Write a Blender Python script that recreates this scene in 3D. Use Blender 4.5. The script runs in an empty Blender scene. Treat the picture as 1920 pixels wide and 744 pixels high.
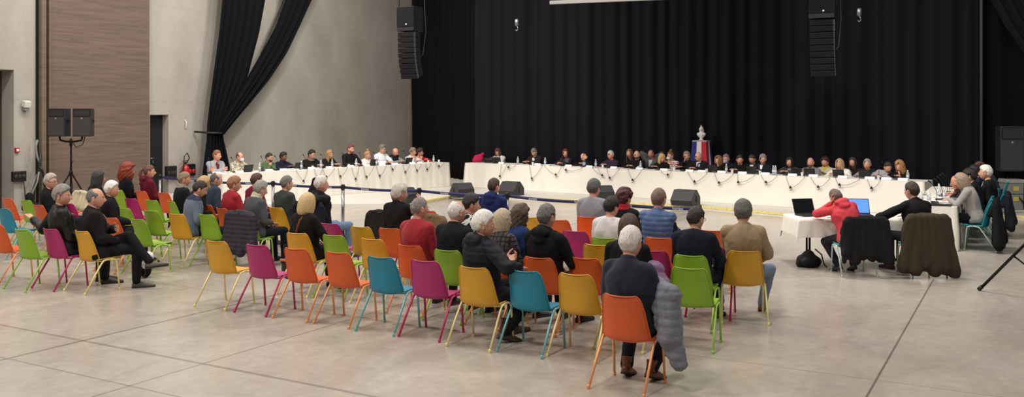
import bpy, bmesh, math, random
import numpy as np
from mathutils import Vector, Matrix
random.seed(7); rng = np.random.default_rng(7)
PI = math.pi
SC = bpy.context.scene
COL = SC.collection
# ---------------------------------------------------------------- camera geometry (room axes: x along the rows, y towards the stage)
FPX, CU, HV, CAMH = 1700.0, 960.0, 217.0, 2.3
TH = math.atan2(965.0, 1700.0)
RX, RY = math.cos(TH), -math.sin(TH)

def room(X, Y):                      # camera-floor coordinates -> room coordinates
    return (RX*X + RY*Y, -RY*X + RX*Y)
def G(u, v, z=0.0):                  # where the sight line of a photo pixel meets height z
    Y = FPX*(CAMH - z)/(v - HV); X = (u - CU)/FPX*Y
    x, y = room(X, Y); return Vector((x, y, z))
def ray(u):
    x, y = room((u - CU)/FPX, 1.0); return x, y
def onX(u, v, xw):                   # meets the plane x = xw
    dx, dy = ray(u); t = xw/dx
    return Vector((xw, dy*t, CAMH - (v - HV)/FPX*t))
def onY(u, v, yw):
    dx, dy = ray(u); t = yw/dy
    return Vector((dx*t, yw, CAMH - (v - HV)/FPX*t))
def atD(u, v, D):                    # at camera depth D
    dx, dy = ray(u); return Vector((dx*D, dy*D, CAMH - (v - HV)/FPX*D))
def onLine(u, A, B):                 # pixel column meets the vertical plane through A and B -> floor point
    dx, dy = ray(u); ex, ey = B.x - A.x, B.y - A.y
    t = (A.x*ey - A.y*ex)/(dx*ey - dy*ex)
    return Vector((dx*t, dy*t, 0))
# ---------------------------------------------------------------- materials
def s2l(c):
    return tuple(((x/12.92) if x <= .04045 else ((x+.055)/1.055)**2.4) for x in c)
def rgb(*c):
    return s2l([x/255 for x in c])
MATS = {}
def newmat(name):
    m = bpy.data.materials.new(name); m.use_nodes = True
    nt = m.node_tree; b = nt.nodes['Principled BSDF']
    return m, nt, b
def mat(name, col, rough=.6, metal=0., bump=0., scale=60., var=.0, sheen=0., coat=0., spec=.5, trans=0., stretch=None, emit=0.):
    key = name
    if key in MATS: return MATS[key]
    m, nt, b = newmat(name); N = nt.nodes; L = nt.links
    b.inputs['Base Color'].default_value = (*col, 1)
    b.inputs['Roughness'].default_value = rough
    b.inputs['Metallic'].default_value = metal
    b.inputs['Specular IOR Level'].default_value = spec
    if sheen: b.inputs['Sheen Weight'].default_value = sheen
    if coat: b.inputs['Coat Weight'].default_value = coat
    if trans: b.inputs['Transmission Weight'].default_value = trans
    if emit:
        b.inputs['Emission Color'].default_value = (*col, 1); b.inputs['Emission Strength'].default_value = emit
    if bump or var:
        tc = N.new('ShaderNodeTexCoord'); src = tc.outputs['Object']
        if stretch:
            mp = N.new('ShaderNodeMapping'); mp.inputs['Scale'].default_value = stretch
            L.new(src, mp.inputs['Vector']); src = mp.outputs[0]
        n = N.new('ShaderNodeTexNoise'); n.inputs['Scale'].default_value = scale; n.inputs['Detail'].default_value = 3
        L.new(src, n.inputs['Vector'])
        if bump:
            bp = N.new('ShaderNodeBump'); bp.inputs['Strength'].default_value = min(1, bump); bp.inputs['Distance'].default_value = .01
            L.new(n.outputs['Fac'], bp.inputs['Height']); L.new(bp.outputs[0], b.inputs['Normal'])
        if var:
            mx = N.new('ShaderNodeMix'); mx.data_type = 'RGBA'
            mx.inputs['A'].default_value = (*[c*(1-var) for c in col], 1)
            mx.inputs['B'].default_value = (*[min(1, c*(1+var)) for c in col], 1)
            mr = N.new('ShaderNodeMapRange'); mr.inputs['From Min'].default_value = .3; mr.inputs['From Max'].default_value = .7
            L.new(n.outputs['Fac'], mr.inputs['Value']); L.new(mr.outputs[0], mx.inputs['Factor'])
            L.new(mx.outputs['Result'], b.inputs['Base Color'])
    MATS[key] = m
    return m
def cloth(c, rough=.85, kind='fabric'):
    nm = 'cloth_%d_%d_%d_%s' % (*c, kind)
    if kind == 'leather': return mat(nm, rgb(*[int(q*.8) for q in c]), .42, bump=.35, scale=90, var=.15, spec=.35)
    if kind == 'nylon': return mat(nm, rgb(*c), .6, bump=.4, scale=45, var=.12, spec=.2 if sum(c) < 200 else .4)
    if kind == 'knit': return mat(nm, rgb(*c), .95, bump=.8, scale=160, var=.2, sheen=.1)
    return mat(nm, rgb(*[int(q*(.8 if sum(c) < 130 else 1)) for q in c]), rough, bump=.25, scale=150, var=.14, spec=.2 if sum(c) < 200 else .4)
def hairmat(c):
    return mat('hair_%d_%d_%d' % tuple(c), rgb(*c), .6, bump=.9, scale=70, var=(.22 if sum(c) > 480 else .45), stretch=(1.8, 1.8, .6))
def skinmat(c):
    nm = 'skin_%d_%d_%d' % tuple(c)
    if nm in MATS: return MATS[nm]
    m = mat(nm, rgb(*c), .5, bump=.15, scale=40, var=.1)
    m.node_tree.nodes['Principled BSDF'].inputs['Subsurface Weight'].default_value = .08
    m.node_tree.nodes['Principled BSDF'].inputs['Subsurface Radius'].default_value = (.02, .008, .005)
    return m
# ---------------------------------------------------------------- mesh accumulator
class MB:
    def __init__(s): s.v = []; s.f = []; s.m = []; s.n = 0
    def add(s, v, f, m=0):
        v = np.asarray(v, float).reshape(-1, 3)
        s.v.append(v); o = s.n
        s.f += [tuple(i+o for i in q) for q in f]; s.m += [m]*len(f); s.n += len(v); return s
    def merge(s, o, M=None, m=None):
        v = np.concatenate(o.v) if o.v else np.zeros((0, 3))
        if M is not None: v = xf(M, v)
        k = s.n; s.v.append(v); s.f += [tuple(i+k for i in q) for q in o.f]
        s.m += o.m if m is None else [m]*len(o.m); s.n += len(v); return s
    def verts(s): return np.concatenate(s.v)
    def box(s, c, d, m=0, M=None, taper=1.0):
        x, y, z = [k/2 for k in d]
        v = np.array([(-x,-y,-z),(x,-y,-z),(x,y,-z),(-x,y,-z),(-x*taper,-y*taper,z),(x*taper,-y*taper,z),(x*taper,y*taper,z),(-x*taper,y*taper,z)], float)
        if M is not None: v = xf(M, v)
        v = v + np.array(c)
        return s.add(v, [(0,3,2,1),(4,5,6,7),(0,1,5,4),(1,2,6,5),(2,3,7,6),(3,0,4,7)], m)
    def rings(s, R, m=0, cap=True, closed=True):     # list of rings, equal counts
        R = [np.asarray(r, float) for r in R]; n = len(R[0]); f = []
        for i in range(len(R)-1):
            for j in range(n if closed else n-1):
                k = (j+1) % n
                f.append((i*n+j, i*n+k, (i+1)*n+k, (i+1)*n+j))
        if cap and closed:
            f.append(tuple(range(n-1, -1, -1))); f.append(tuple((len(R)-1)*n+j for j in range(n)))
        return s.add(np.concatenate(R), f, m)
    def tube(s, P, r, n=8, m=0, cap=True, flat=1.0):
        P = [np.array(p, float) for p in P]; k = len(P)
        if np.isscalar(r): r = [r]*k
        R = []; up = None
        for i in range(k):
            t = P[min(i+1, k-1)] - P[max(i-1, 0)]; t = t/(np.linalg.norm(t)+1e-9)
            if up is None:
                a = np.array((0, 0, 1.)) if abs(t[2]) < .9 else np.array((1., 0, 0))
                up = a
            b = np.cross(t, up); b /= (np.linalg.norm(b)+1e-9); up = np.cross(b, t)
            an = np.arange(n)*2*PI/n
            R.append(P[i] + r[i]*(np.cos(an)[:, None]*b*1.0 + np.sin(an)[:, None]*up*flat))
        return s.rings(R, m, cap)
    def capsule(s, a, b, ra, rb, n=12, m=0, flat=1.0, upv=None):
        a = np.array(a, float); b = np.array(b, float); t = b-a; L = np.linalg.norm(t)
        if L < 1e-6: t = np.array((0, 0, 1.)); L = 1e-6
        else: t = t/L
        up = np.array(upv if upv is not None else ((0, 0, 1.) if abs(t[2]) < .9 else (0, 1., 0)), float)
        x = np.cross(t, up); x /= np.linalg.norm(x); up = np.cross(x, t)
        an = np.arange(n)*2*PI/n; c = np.cos(an)[:, None]*x + np.sin(an)[:, None]*up*flat
        R = []
        for q in (-85, -55, -25): R.append(a + t*ra*math.sin(math.radians(q)) + c*ra*math.cos(math.radians(q)))
        R.append(a + c*ra); R.append(b + c*rb)
        for q in (25, 55, 85): R.append(b + t*rb*math.sin(math.radians(q)) + c*rb*math.cos(math.radians(q)))
        return s.rings(R, m)
    def ell(s, c, r, n=14, k=9, m=0, M=None):
        R = []
        for i in range(k):
            th = -PI/2 + PI*(i+.5)/k if False else -PI/2 + PI*(i+.35)/(k-.3)
            an = np.arange(n)*2*PI/n
            R.append(np.stack([r[0]*math.cos(th)*np.cos(an), r[1]*math.cos(th)*np.sin(an), np.full(n, r[2]*math.sin(th))], 1))
        R = np.array(R).reshape(-1, 3)
        if M is not None: R = xf(M, R)
        R = (R + np.array(c)).reshape(k, n, 3)
        return s.rings(list(R), m)
    def lathe(s, prof, c=(0, 0, 0), n=16, m=0, M=None):   # prof: (r, z)
        an = np.arange(n)*2*PI/n; R = []
        for r, z in prof:
            q = np.stack([r*np.cos(an), r*np.sin(an), np.full(n, z)], 1)
            if M is not None: q = xf(M, q)
            R.append(q + np.array(c))
        return s.rings(R, m)
    def grid(s, V, m=0):               # V: (a, b, 3) open sheet
        V = np.asarray(V, float); a, b = V.shape[:2]
        f = [(i*b+j, i*b+j+1, (i+1)*b+j+1, (i+1)*b+j) for i in range(a-1) for j in range(b-1)]
        return s.add(V.reshape(-1, 3), f, m)
    def sheet(s, V, off, m=0):         # sheet with thickness: off is a vector or (a,b,3) array
        V = np.asarray(V, float); W = V + off; a, b = V.shape[:2]; n = a*b
        idx = lambda i, j: i*b+j
        f = []
        for i in range(a-1):
            for j in range(b-1):
                q = (idx(i, j), idx(i, j+1), idx(i+1, j+1), idx(i+1, j))
                f.append(q); f.append(tuple(k+n for k in reversed(q)))
        edge = [(idx(i, 0), idx(i+1, 0)) for i in range(a-1)] + [(idx(a-1, j), idx(a-1, j+1)) for j in range(b-1)] \
             + [(idx(i, b-1), idx(i-1, b-1)) for i in range(a-1, 0, -1)] + [(idx(0, j), idx(0, j-1)) for j in range(b-1, 0, -1)]
        for p, q in edge: f.append((p, q, q+n, p+n))
        return s.add(np.concatenate([V.reshape(-1, 3), W.reshape(-1, 3)]), f, m)
    def mesh(s, name, smooth=True):
        me = bpy.data.meshes.new(name)
        v = s.verts()
        me.vertices.add(len(v)); me.vertices.foreach_set('co', v.ravel())
        tot = np.array([len(q) for q in s.f]); loops = np.fromiter((i for q in s.f for i in q), int)
        me.loops.add(len(loops)); me.loops.foreach_set('vertex_index', loops)
        me.polygons.add(len(tot)); me.polygons.foreach_set('loop_start', np.concatenate([[0], np.cumsum(tot)[:-1]]))
        me.polygons.foreach_set('material_index', np.array(s.m, int))
        me.polygons.foreach_set('use_smooth', np.full(len(tot), smooth))
        me.update(calc_edges=True); me.validate()
        return me
    def build(s, name, mats, parent=None, smooth=True, loc=None, rot=None, bevel=0, auto=None):
        me = s.mesh(name, smooth)
        for m in (mats if isinstance(mats, (list, tuple)) else [mats]): me.materials.append(m)
        o = bpy.data.objects.new(name, me); COL.objects.link(o)
        if parent is not None: o.parent = parent
        if loc is not None: o.location = loc
        if rot is not None: o.rotation_euler = rot
        if bevel:
            b = o.modifiers.new('bevel', 'BEVEL'); b.width = bevel; b.segments = 2; b.limit_method = 'ANGLE'
        return o
def xf(M, v):
    M = np.array(M)
    return v @ M[:3, :3].T + (M[:3, 3] if M.shape == (4, 4) else 0)
def fixn(me):
    bm = bmesh.new(); bm.from_mesh(me); bmesh.ops.recalc_face_normals(bm, faces=bm.faces); bm.to_mesh(me); bm.free()
def sharp(o, ang=35):
    me = o.data
    try: me.set_sharp_from_angle(angle=math.radians(ang))
    except Exception: pass
    return o
def empty(name, loc=(0, 0, 0), rz=0.):
    o = bpy.data.objects.new(name, None); COL.objects.link(o); o.location = loc; o.rotation_euler = (0, 0, rz)
    o.empty_display_size = .1; return o
def tag(o, label=None, cat=None, group=None, kind=None):
    if label: o['label'] = label
    if cat: o['category'] = cat
    if group: o['group'] = group
    if kind: o['kind'] = kind
    return o
def kids(o): return list(o.children)
def copy_tree(o, parent=None):
    c = o.copy(); COL.objects.link(c)
    if parent is not None: c.parent = parent
    for ch in KIDS.get(o.name, []): copy_tree(ch, c)
    return c
KIDS = {}
def remember(o):                       # note the child lists of a prototype
    KIDS[o.name] = [c for c in bpy.data.objects if c.parent == o]
    for c in KIDS[o.name]: remember(c)
# ---------------------------------------------------------------- rotation helpers
def rotx(a): c, s = math.cos(a), math.sin(a); return np.array([[1,0,0],[0,c,-s],[0,s,c]])
def roty(a): c, s = math.cos(a), math.sin(a); return np.array([[c,0,s],[0,1,0],[-s,0,c]])
def rotz(a): c, s = math.cos(a), math.sin(a); return np.array([[c,-s,0],[s,c,0],[0,0,1]])
D2R = PI/180
# ---------------------------------------------------------------- batch remesher
JOBS = []
def remesh(mb, voxel, smooth, post, name='body', sfac=.5):
    me = mb.mesh(name); o = bpy.data.objects.new('tmp_shape', me); COL.objects.link(o)
    r = o.modifiers.new('r', 'REMESH'); r.mode = 'VOXEL'; r.voxel_size = voxel; r.use_smooth_shade = True
    if smooth:
        q = o.modifiers.new('s', 'SMOOTH'); q.factor = sfac; q.iterations = smooth
    JOBS.append((o, post))
def flush():
    global JOBS
    bpy.context.view_layer.update()
    dg = bpy.context.evaluated_depsgraph_get(); dg.update()
    out = []
    for o, post in JOBS:
        ev = o.evaluated_get(dg); me = bpy.data.meshes.new_from_object(ev, depsgraph=dg); out.append((me, post))
    for o, post in JOBS:
        m = o.data; bpy.data.objects.remove(o); bpy.data.meshes.remove(m)
    J = out; JOBS = []
    for me, post in J: post(me)
def getv(me):
    v = np.zeros(len(me.vertices)*3); me.vertices.foreach_get('co', v); return v.reshape(-1, 3)
def setv(me, v): me.vertices.foreach_set('co', v.ravel()); me.update()
def getn(me):
    n = np.zeros(len(me.vertices)*3); me.vertex_normals.foreach_get('vector', n); return n.reshape(-1, 3)
def me2mb(me, m=0):
    mb = MB(); v = getv(me)
    tot = np.zeros(len(me.polygons), int); me.polygons.foreach_get('loop_total', tot)
    li = np.zeros(len(me.loops), int); me.loops.foreach_get('vertex_index', li)
    st = np.concatenate([[0], np.cumsum(tot)[:-1]]); li = li.tolist()
    mb.add(v, [tuple(li[a:a+t]) for a, t in zip(st.tolist(), tot.tolist())], m); return mb
def snoise(p, f, seed=0, oct=2):       # smooth pseudo noise from summed sines
    r = np.random.default_rng(seed); o = np.zeros(len(p)); amp = 1.
    for k in range(oct):
        for q in range(4):
            d = r.normal(size=3); d /= np.linalg.norm(d)
            o += amp*np.sin(p @ d*f*(1+.4*r.random()) + r.random()*6.28 + 1.6*np.sin(p @ np.roll(d, 1)*f*.6))
        f *= 2.1; amp *= .5
    return o/5.
# ================================================================ PEOPLE
# head: grid sphere sculpted by function; local origin between the ears, face towards +y
def head_grid(nu, nv):
    th = np.linspace(-PI/2+.06, PI/2-.06, nv); ph = np.arange(nu)*2*PI/nu
    T, P = np.meshgrid(th, ph, indexing='ij')
    return np.stack([np.cos(T)*np.cos(P), np.cos(T)*np.sin(P), np.sin(T)], 2)
def gs(x, s): return np.exp(-(x/s)**2)
def head_pt(n):
    x, y, z = n[..., 0], n[..., 1], n[..., 2]
    low = np.clip(-z, 0, 1)
    X = .076*x*(1 - .17*low**1.5)*(1+.04*gs(z-.35, .4)); Y = .098*y*np.where(y > 0, .93, 1.04); Z = .118*z
    Y = np.where((y < 0), Y*(1-.42*low), Y)                 # nape
    Y = Y + .012*low*(y > 0)*y                               # jaw forward
    f = np.clip(y, 0, 1)
    Y = Y + f*(.030*gs(x, .16)*gs(z+.17, .16) + .012*gs(x, .12)*gs(z-.02, .14)    # nose
               - .010*(gs(x-.36, .18)+gs(x+.36, .18))*gs(z-.04, .12)              # sockets
               + .004*gs(x, .6)*gs(z-.2, .1)                                       # brow
               + .007*gs(x, .28)*gs(z+.47, .06) + .006*gs(x, .28)*gs(z+.58, .05) - .004*gs(x, .3)*gs(z+.53, .03)   # lips
               + .009*gs(x, .35)*gs(z+.8, .14)                                     # chin
               + .004*(gs(x-.55, .2)+gs(x+.55, .2))*gs(z+.15, .2))                 # cheeks
    return np.stack([X, Y, Z], -1)
def head_mb(nu, nv):
    n = head_grid(nu, nv); p = head_pt(n); mb = MB()
    mb.rings(list(p), 0)
    for i in range(len(mb.m)):                                                     # lips get their own material
        c = p.reshape(-1, 3)[list(mb.f[i])].mean(0)
        if c[1] > .085 and abs(c[0]) < .028 and -.070 < c[2] < -.051: mb.m[i] = 3
    for s in (-1, 1):
        M = rotz(-s*.45) @ rotx(.12)
        mb.ell((s*.077, -.006, -.005), (.009, .019, .032), 10, 7, 0, M)
        mb.ell((s*.080, -.008, .012), (.010, .013, .014), 8, 5, 0, M)
        mb.ell((s*.081, -.004, -.026), (.007, .009, .010), 8, 5, 0, M)
        mb.ell((s*.030, .0765, .005), (.0125, .0125, .0105), 10, 7, 1)
        mb.ell((s*.030, .0850, .005), (.0055, .0055, .0055), 8, 5, 2)
        mb.tube([(s*.017, .088, .011), (s*.03, .0895, .0155), (s*.043, .083, .011)], .0026, 5, 0)
        mb.ell((s*.010, .101, -.030), (.0065, .009, .0055), 8, 5, 0)
    return mb
HEAD = {}
def get_head(lod):
    if lod not in HEAD: HEAD[lod] = head_mb(*{0: (56, 44), 1: (36, 28), 2: (24, 18)}[lod])
    return HEAD[lod]
# hand prototypes: wrist at origin, fingers along +y, palm towards -z, thumb on the +x side
HANDS = {}
def hand_mb(curl):
    mb = MB()
    mb.capsule((0, -.03, 0), (0, .015, 0), .026, .027, 12, flat=.68)
    for x0, x1 in ((-.026, -.032), (-.009, -.011), (.009, .011), (.026, .031)):
        mb.capsule((x0*.8, .012, 0), (x1, .088, 0), .0155, .0135, 10, flat=.85)
    mb.capsule((.022, .018, -.004), (.030, .055, -.006), .016, .012, 10)
    for x, L, sp in ((-.032, .060, -.10), (-.011, .076, -.03), (.011, .083, .03), (.031, .073, .10)):
        p = np.array((x, .088, 0.)); a = -curl*.35
        for k, (fr, r0, r1) in enumerate(((.42, .0088, .0082), (.32, .0082, .0075), (.26, .0075, .0065))):
            d = np.array((math.sin(sp), math.cos(a)*math.cos(sp), math.sin(a))); q = p + d*L*fr
            mb.capsule(p, q, r0, r1, 9); p = q; a -= curl*(.9 if k == 0 else .75)
    p = np.array((.026, .022, -.008))
    for d, l, r0, r1 in (((.72, .62, -.3), .042, .0135, .0110), ((.45, .84, -.30-curl*.2), .034, .0105, .0095), ((.2-curl*.3, .93, -.3-curl*.3), .026, .0095, .0075)):
        d = np.array(d); d /= np.linalg.norm(d); q = p + d*l; mb.capsule(p, q, r0, r1, 9); p = q
    return mb
def make_hands():
    for nm, curl, vox in (('relax', .45, .0035), ('grip', 1.1, .0035), ('relax2', .45, .0065), ('grip2', 1.1, .0065)):
        def post(me, nm=nm): HANDS[nm] = me2mb(me)
        remesh(hand_mb(curl), vox, 1, post)
    flush()
make_hands()
# torso cross-sections: (t along spine 0..1, half width, half depth, forward offset)
TORSO = [(-.20, .150, .112, 0), (-.08, .176, .130, 0), (.05, .168, .126, 0), (.22, .150, .113, .003), (.42, .155, .116, .005), (.62, .168, .122, .004),
         (.76, .172, .116, 0), (.87, .150, .098, -.006), (.95, .112, .080, -.012), (1.02, .078, .064, -.014), (1.08, .058, .056, -.012)]
def mixv(a, b, t): return a*(1-t) + b*t
class Pose:
    def __init__(s, o):
        k = o.get('size', 1.0); s.k = k
        s.P = np.array((0, o.get('hipy', .005), o.get('hipz', .525)))
        L = .50*k; N = 12
        lean, sl, roll, tw = o.get('lean', -6), o.get('slouch', 14), o.get('roll', 0), o.get('twist', 0)
        s.pts = [s.P.copy()]; s.fr = []
        for i in range(N+1):
            t = i/N
            a = -(lean + sl*(t*t*1.3-.35))*D2R
            M = rotz(tw*t*D2R) @ roty(roll*t*D2R) @ rotx(a)
            s.fr.append(M)
            if i < N: s.pts.append(s.pts[-1] + M @ np.array((0, 0, L/N)))
        s.top = o.get('slim', 1.06)
        s.belly = o.get('belly', 0)
    def at(s, t):
        if t <= 0: return s.pts[0] + s.fr[0] @ np.array((0, 0, t*.5*s.k)), s.fr[0]
        if t >= 1: return s.pts[-1] + s.fr[-1] @ np.array((0, 0, (t-1)*.5*s.k)), s.fr[-1]
        f = t*12; i = min(int(f), 11); return mixv(s.pts[i], s.pts[i+1], f-i), s.fr[i]
def limb(a, target, l1, l2, pole):
    a = np.array(a, float); b = np.array(target, float); d = b-a; D = np.linalg.norm(d)
    D2 = min(D, (l1+l2)*.995); u = d/D; b = a+u*D2
    x = (l1*l1 - l2*l2 + D2*D2)/(2*D2); h = math.sqrt(max(0, l1*l1-x*x))
    p = np.array(pole, float); p = p - u*(p@u); p /= (np.linalg.norm(p)+1e-9)
    return a + u*x + p*h, b
ARMS = {  # wrist target (x, y, z) for the right arm (+x) with elbow pole, palm hint; z from the floor
    'lap': ((.10, .24, .64), (.5, -.6, -.4), (0, 0, -1)),
    'thigh': ((.17, .27, .63), (.6, -.6, -.2), (0, 0, -1)),
    'table': ((.13, .42, .82), (.7, -.2, -.6), (0, 0, -1)),
    'table_in': ((.04, .38, .83), (.9, -.2, -.4), (0, 0, -1)),
    'crossed': ((-.10, .20, .80), (.8, .1, -.5), (0, -1, 0)),
    'chin': ((.05, .24, 1.07), (.5, .5, -.9), (-.6, -.6, .3)),
    'face': ((.07, .20, 1.13), (.6, .5, -.9), (-.8, -.5, .3)),
    'head': ((.10, .14, 1.20), (.7, .5, -.7), (-.8, -.5, .3)),
    'behind': ((.08, -.10, 1.18), (1, .25, .1), (0, 1, .2)),
    'neck': ((.08, -.05, 1.12), (1, .1, -.45), (0, 1, .2)),
    'down': ((.27, .03, .55), (.2, -1, 0), (-1, 0, 0)),
    'phone': ((.08, .30, .80), (.6, -.5, -.5), (-.5, -.3, .8)),
    'back_out': ((.58, -.20, .86), (0, -.4, -1), (0, -.2, -1)),
    'up': ((.16, .32, 1.02), (.7, -.2, -.8), (-.7, 0, .2)),
}
def build_torso(mb, P, thick, t0, t1, m=0, flare=0., seg=22):
    R = []; ts = [q[0] for q in TORSO]
    W = [q[1] for q in TORSO]; D = [q[2] for q in TORSO]; F = [q[3] for q in TORSO]
    for t in np.linspace(t0, t1, 22):
        w = np.interp(t, ts, W)*P.top*P.k + thick; d = np.interp(t, ts, D)*P.k + thick*.9; fy = np.interp(t, ts, F)
        b = P.belly*gs(t-.28, .28)
        if flare and t < .1: w += flare*(.1-t); d += flare*(.1-t)*.6
        c, M = P.at(t); an = np.arange(seg)*2*PI/seg
        ca, sa = np.cos(an), np.sin(an)
        q = np.stack([w*np.sign(ca)*np.abs(ca)**.85, (d + b*np.clip(sa, 0, 1))*np.sign(sa)*np.abs(sa)**.9 + fy, np.zeros(seg)], 1)
        R.append(q @ M.T + c)
    mb.rings(R, m)
def garment_post(name, mats, parent, amp, freq, seed, P, quilt=0., qf=0., region=None, zfloor=None):
    def post(me):
        v = getv(me); n = getn(me)
        rd = 1 - 2.2*np.abs(snoise(v*np.array((1, 1, .8)), freq*.62, seed, 1))
        d = snoise(v*np.array((1, 1, .55)), freq, seed, 2)*amp + snoise(v, freq*3.1, seed+5, 1)*amp*.3 + np.clip(rd, -1, 1)*amp*(1.0 if not quilt else .4)
        if quilt:
            pp = np.array(P.pts); c0 = pp[0]; ax = P.pts[-1]-P.pts[0]; ax = ax/np.linalg.norm(ax)
            s = (v - c0) @ ax
            d = d + quilt*(np.abs(np.sin(s*qf*PI))**.5 - .7)
        v = v + n*d[:, None]
        setv(me, v)
        for m in mats: me.materials.append(m)
        me.polygons.foreach_set('use_smooth', np.full(len(me.polygons), True))
        if region is not None:
            li = np.array([p.vertices[0] for p in me.polygons]); r = region(v[li]); me.polygons.foreach_set('material_index', r.astype(int))
        me.name = name
        o = bpy.data.objects.new(name, me); COL.objects.link(o); o.parent = parent
    return post
def shoe_mb(boot=0, L=.275):
    mb = MB(); R = []
    for y, w, h, z0 in ((-.085, .022, .035, .012), (-.078, .032, .062, .004), (-.05, .037, .080, 0), (-.01, .038, .088, 0), (.04, .041, .075, 0), (.09, .047, .058, 0), (.135, .047, .046, 0), (.165, .040, .036, .002), (.185, .026, .026, .006), (.192, .010, .014, .010)):
        an = np.linspace(0, 2*PI, 17)[:-1]; c, s = np.cos(an), np.sin(an)
        z = np.where(s > 0, s*(h-.02), 0*s) + .02 - np.clip(-s, 0, .5)*2*(.02)*1.0
        R.append(np.stack([w*c*np.where(s > .3, 1-.25*(s-.3), 1), np.full(16, y*L/.275), z+z0], 1))
    mb.rings(R, 0)
    S = []
    for y, w in ((-.088, .020), (-.075, .034), (-.03, .038), (.03, .039), (.09, .049), (.14, .049), (.17, .040), (.192, .020)):
        S.append(np.array([(-w, y, 0), (w, y, 0), (w, y, .017), (-w, y, .017)], float))
    mb.rings(S, 1)
    if boot: mb.lathe([(.044, .05), (.042, .09), (.045, .13), (.049, boot), (.044, boot+.004)], (0, -.035, 0), 14)
    else: mb.lathe([(.036, .055), (.034, .075), (.037, .088)], (0, -.032, 0), 12)
    return mb
def hair_line(y): return np.interp(y, [-1, -.6, -.34, -.22, .04, .10, .20, .32, .55, .8, 1], [-.56, -.54, -.36, .16, .18, -.04, -.02, .20, .42, .56, .60])
def sstep(x, a, b):
    t = np.clip((x-a)/(b-a), 0, 1); return t*t*(3-2*t)
def hair_mesh(style, seed, lod):
    mb = MB(); nu, nv = ((72, 56), (40, 30), (26, 20))[lod]
    n = head_grid(nu, nv); p = head_pt(n); x, y, z = n[..., 0], n[..., 1], n[..., 2]
    base = style.split('+')[0]
    thick = {'short': .011, 'crop': .005, 'bald': .006, 'balding': .008, 'full': .018, 'curly': .038, 'bigcurly': .068, 'bob': .020, 'long': .018, 'tied': .012, 'wavy': .026}.get(base, .012)
    mask = sstep(z - hair_line(y) + .05*np.sin(np.arctan2(x, -y)*31+seed) + .06*snoise(p.reshape(-1, 3), 70, seed+2, 2).reshape(x.shape), -.02, .13)
    if base in ('bob', 'long', 'bigcurly', 'wavy'): mask = np.maximum(mask, sstep(-y + .12*np.abs(x), -.08, .12)*sstep(z, -.95, -.75))
    if base == 'bald': mask = mask*(1 - sstep(z - .25*np.clip(-y-.3, 0, 1), .16, .36))
    if base == 'balding': mask = mask*(1 - .97*sstep(z + .35*y, .45, .75)*sstep(y, -.6, -.2)) if True else mask
    top = (.55 + .45*sstep(z, -.45, .25))*(1 + .5*sstep(z, .3, .9)) if base in ('full', 'quiff', 'short', 'wavy', 'balding', 'bald') else 1
    d = n/np.linalg.norm(n, axis=2, keepdims=True)
    q = (p*300).reshape(-1, 3)
    if base in ('curly', 'bigcurly', 'wavy'):
        ns = snoise(p.reshape(-1, 3), 75, seed, 2).reshape(x.shape)*.012 + snoise(p.reshape(-1, 3), 200, seed+1, 1).reshape(x.shape)*.005
    else:
        ph = np.arctan2(x, -y)
        ns = (np.sin(ph*19+7*z+3*np.sin(ph*4+seed)+2*np.sin(z*6+seed))*.0018 + np.sin(ph*37+9*z+seed)*.0010)*(.6+.4*top) + snoise(p.reshape(-1, 3), 60, seed, 2).reshape(x.shape)*.0042
    r = np.where(mask > .02, thick*top*mask + ns*mask, 0) - .007*(1-mask)
    v = p + d*r[..., None]
    v[..., 2] += .004*mask
    mb.rings(list(v), 0)
    # hanging hair
    hang = {'bob': (-.165, 1.22), 'long': (-.30, 1.12), 'bigcurly': (-.24, 2.1), 'wavy': (-.26, 1.25)}.get(base)
    if hang:
        zl, puff = hang; na, ns_ = ((90, 22), (48, 14), (30, 10))[lod]
        A = np.linspace(-2.35, 2.35, na)                       # 0 = back of the head
        V = []
        for a in A:
            dx, dy = math.sin(a), -math.cos(a); col = []
            for k in range(ns_):
                s = k/(ns_-1)
                zz = mixv(.085, zl*(1-.12*abs(a)/2.35 + .03*math.sin(a*9+seed)), s)
                rr = np.interp(zz, [-.3, -.16, -.08, 0, .05, .085], [.088, .094, .100, .104, .100, .086])
                rr = rr + (puff-1)*.06*math.sin(min(1, s*1.1)*PI*.85)
                if s > .85 and base == 'bob': rr -= (s-.85)*.12
                wv = .0035*math.sin(a*34+s*3+seed) + .0022*math.sin(a*61+1.7*seed+s*7)
                if base in ('bigcurly', 'wavy'): wv = .010*math.sin(s*26+a*13+seed)+.008*math.sin(a*31+s*19)
                fr = 1.0 if abs(a) < 1.6 else 1-.10*(abs(a)-1.6)
                col.append(((rr*.86+wv)*dx*fr, (rr+wv)*dy*fr - .008 + (.012 if abs(a) > 1.9 else 0), zz))
            V.append(col)
        V = np.array(V); ins = np.stack([V[..., 0]*-.16, V[..., 1]*-.16, 0*V[..., 2]], -1)
        mb.sheet(V, ins)
    if 'tail' in style:
        mb.ell((0, -.115, .045), (.028, .026, .03), 12, 8)
        mb.tube([(0, -.115, .045), (0, -.155, .02), (0, -.165, -.06), (0, -.145, -.15), (0, -.14, -.19)], [.018, .026, .03, .022, .006], 10)
    if 'bun' in style:
        v = MB().ell((0, -.03, .15), (.042, .042, .038), 16, 10); mb.merge(v)
    if 'fringe' in style:
        V = []
        for a in np.linspace(-.85, .85, 22):
            V.append([(.082*math.sin(a)*(1+.02*k), .080*math.cos(a)+.012*math.sin(k*.7)+.002*math.sin(a*40), .092-.017*k) for k in range(5)])
        mb.sheet(np.array(V), np.array((0, -.014, 0)))
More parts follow.
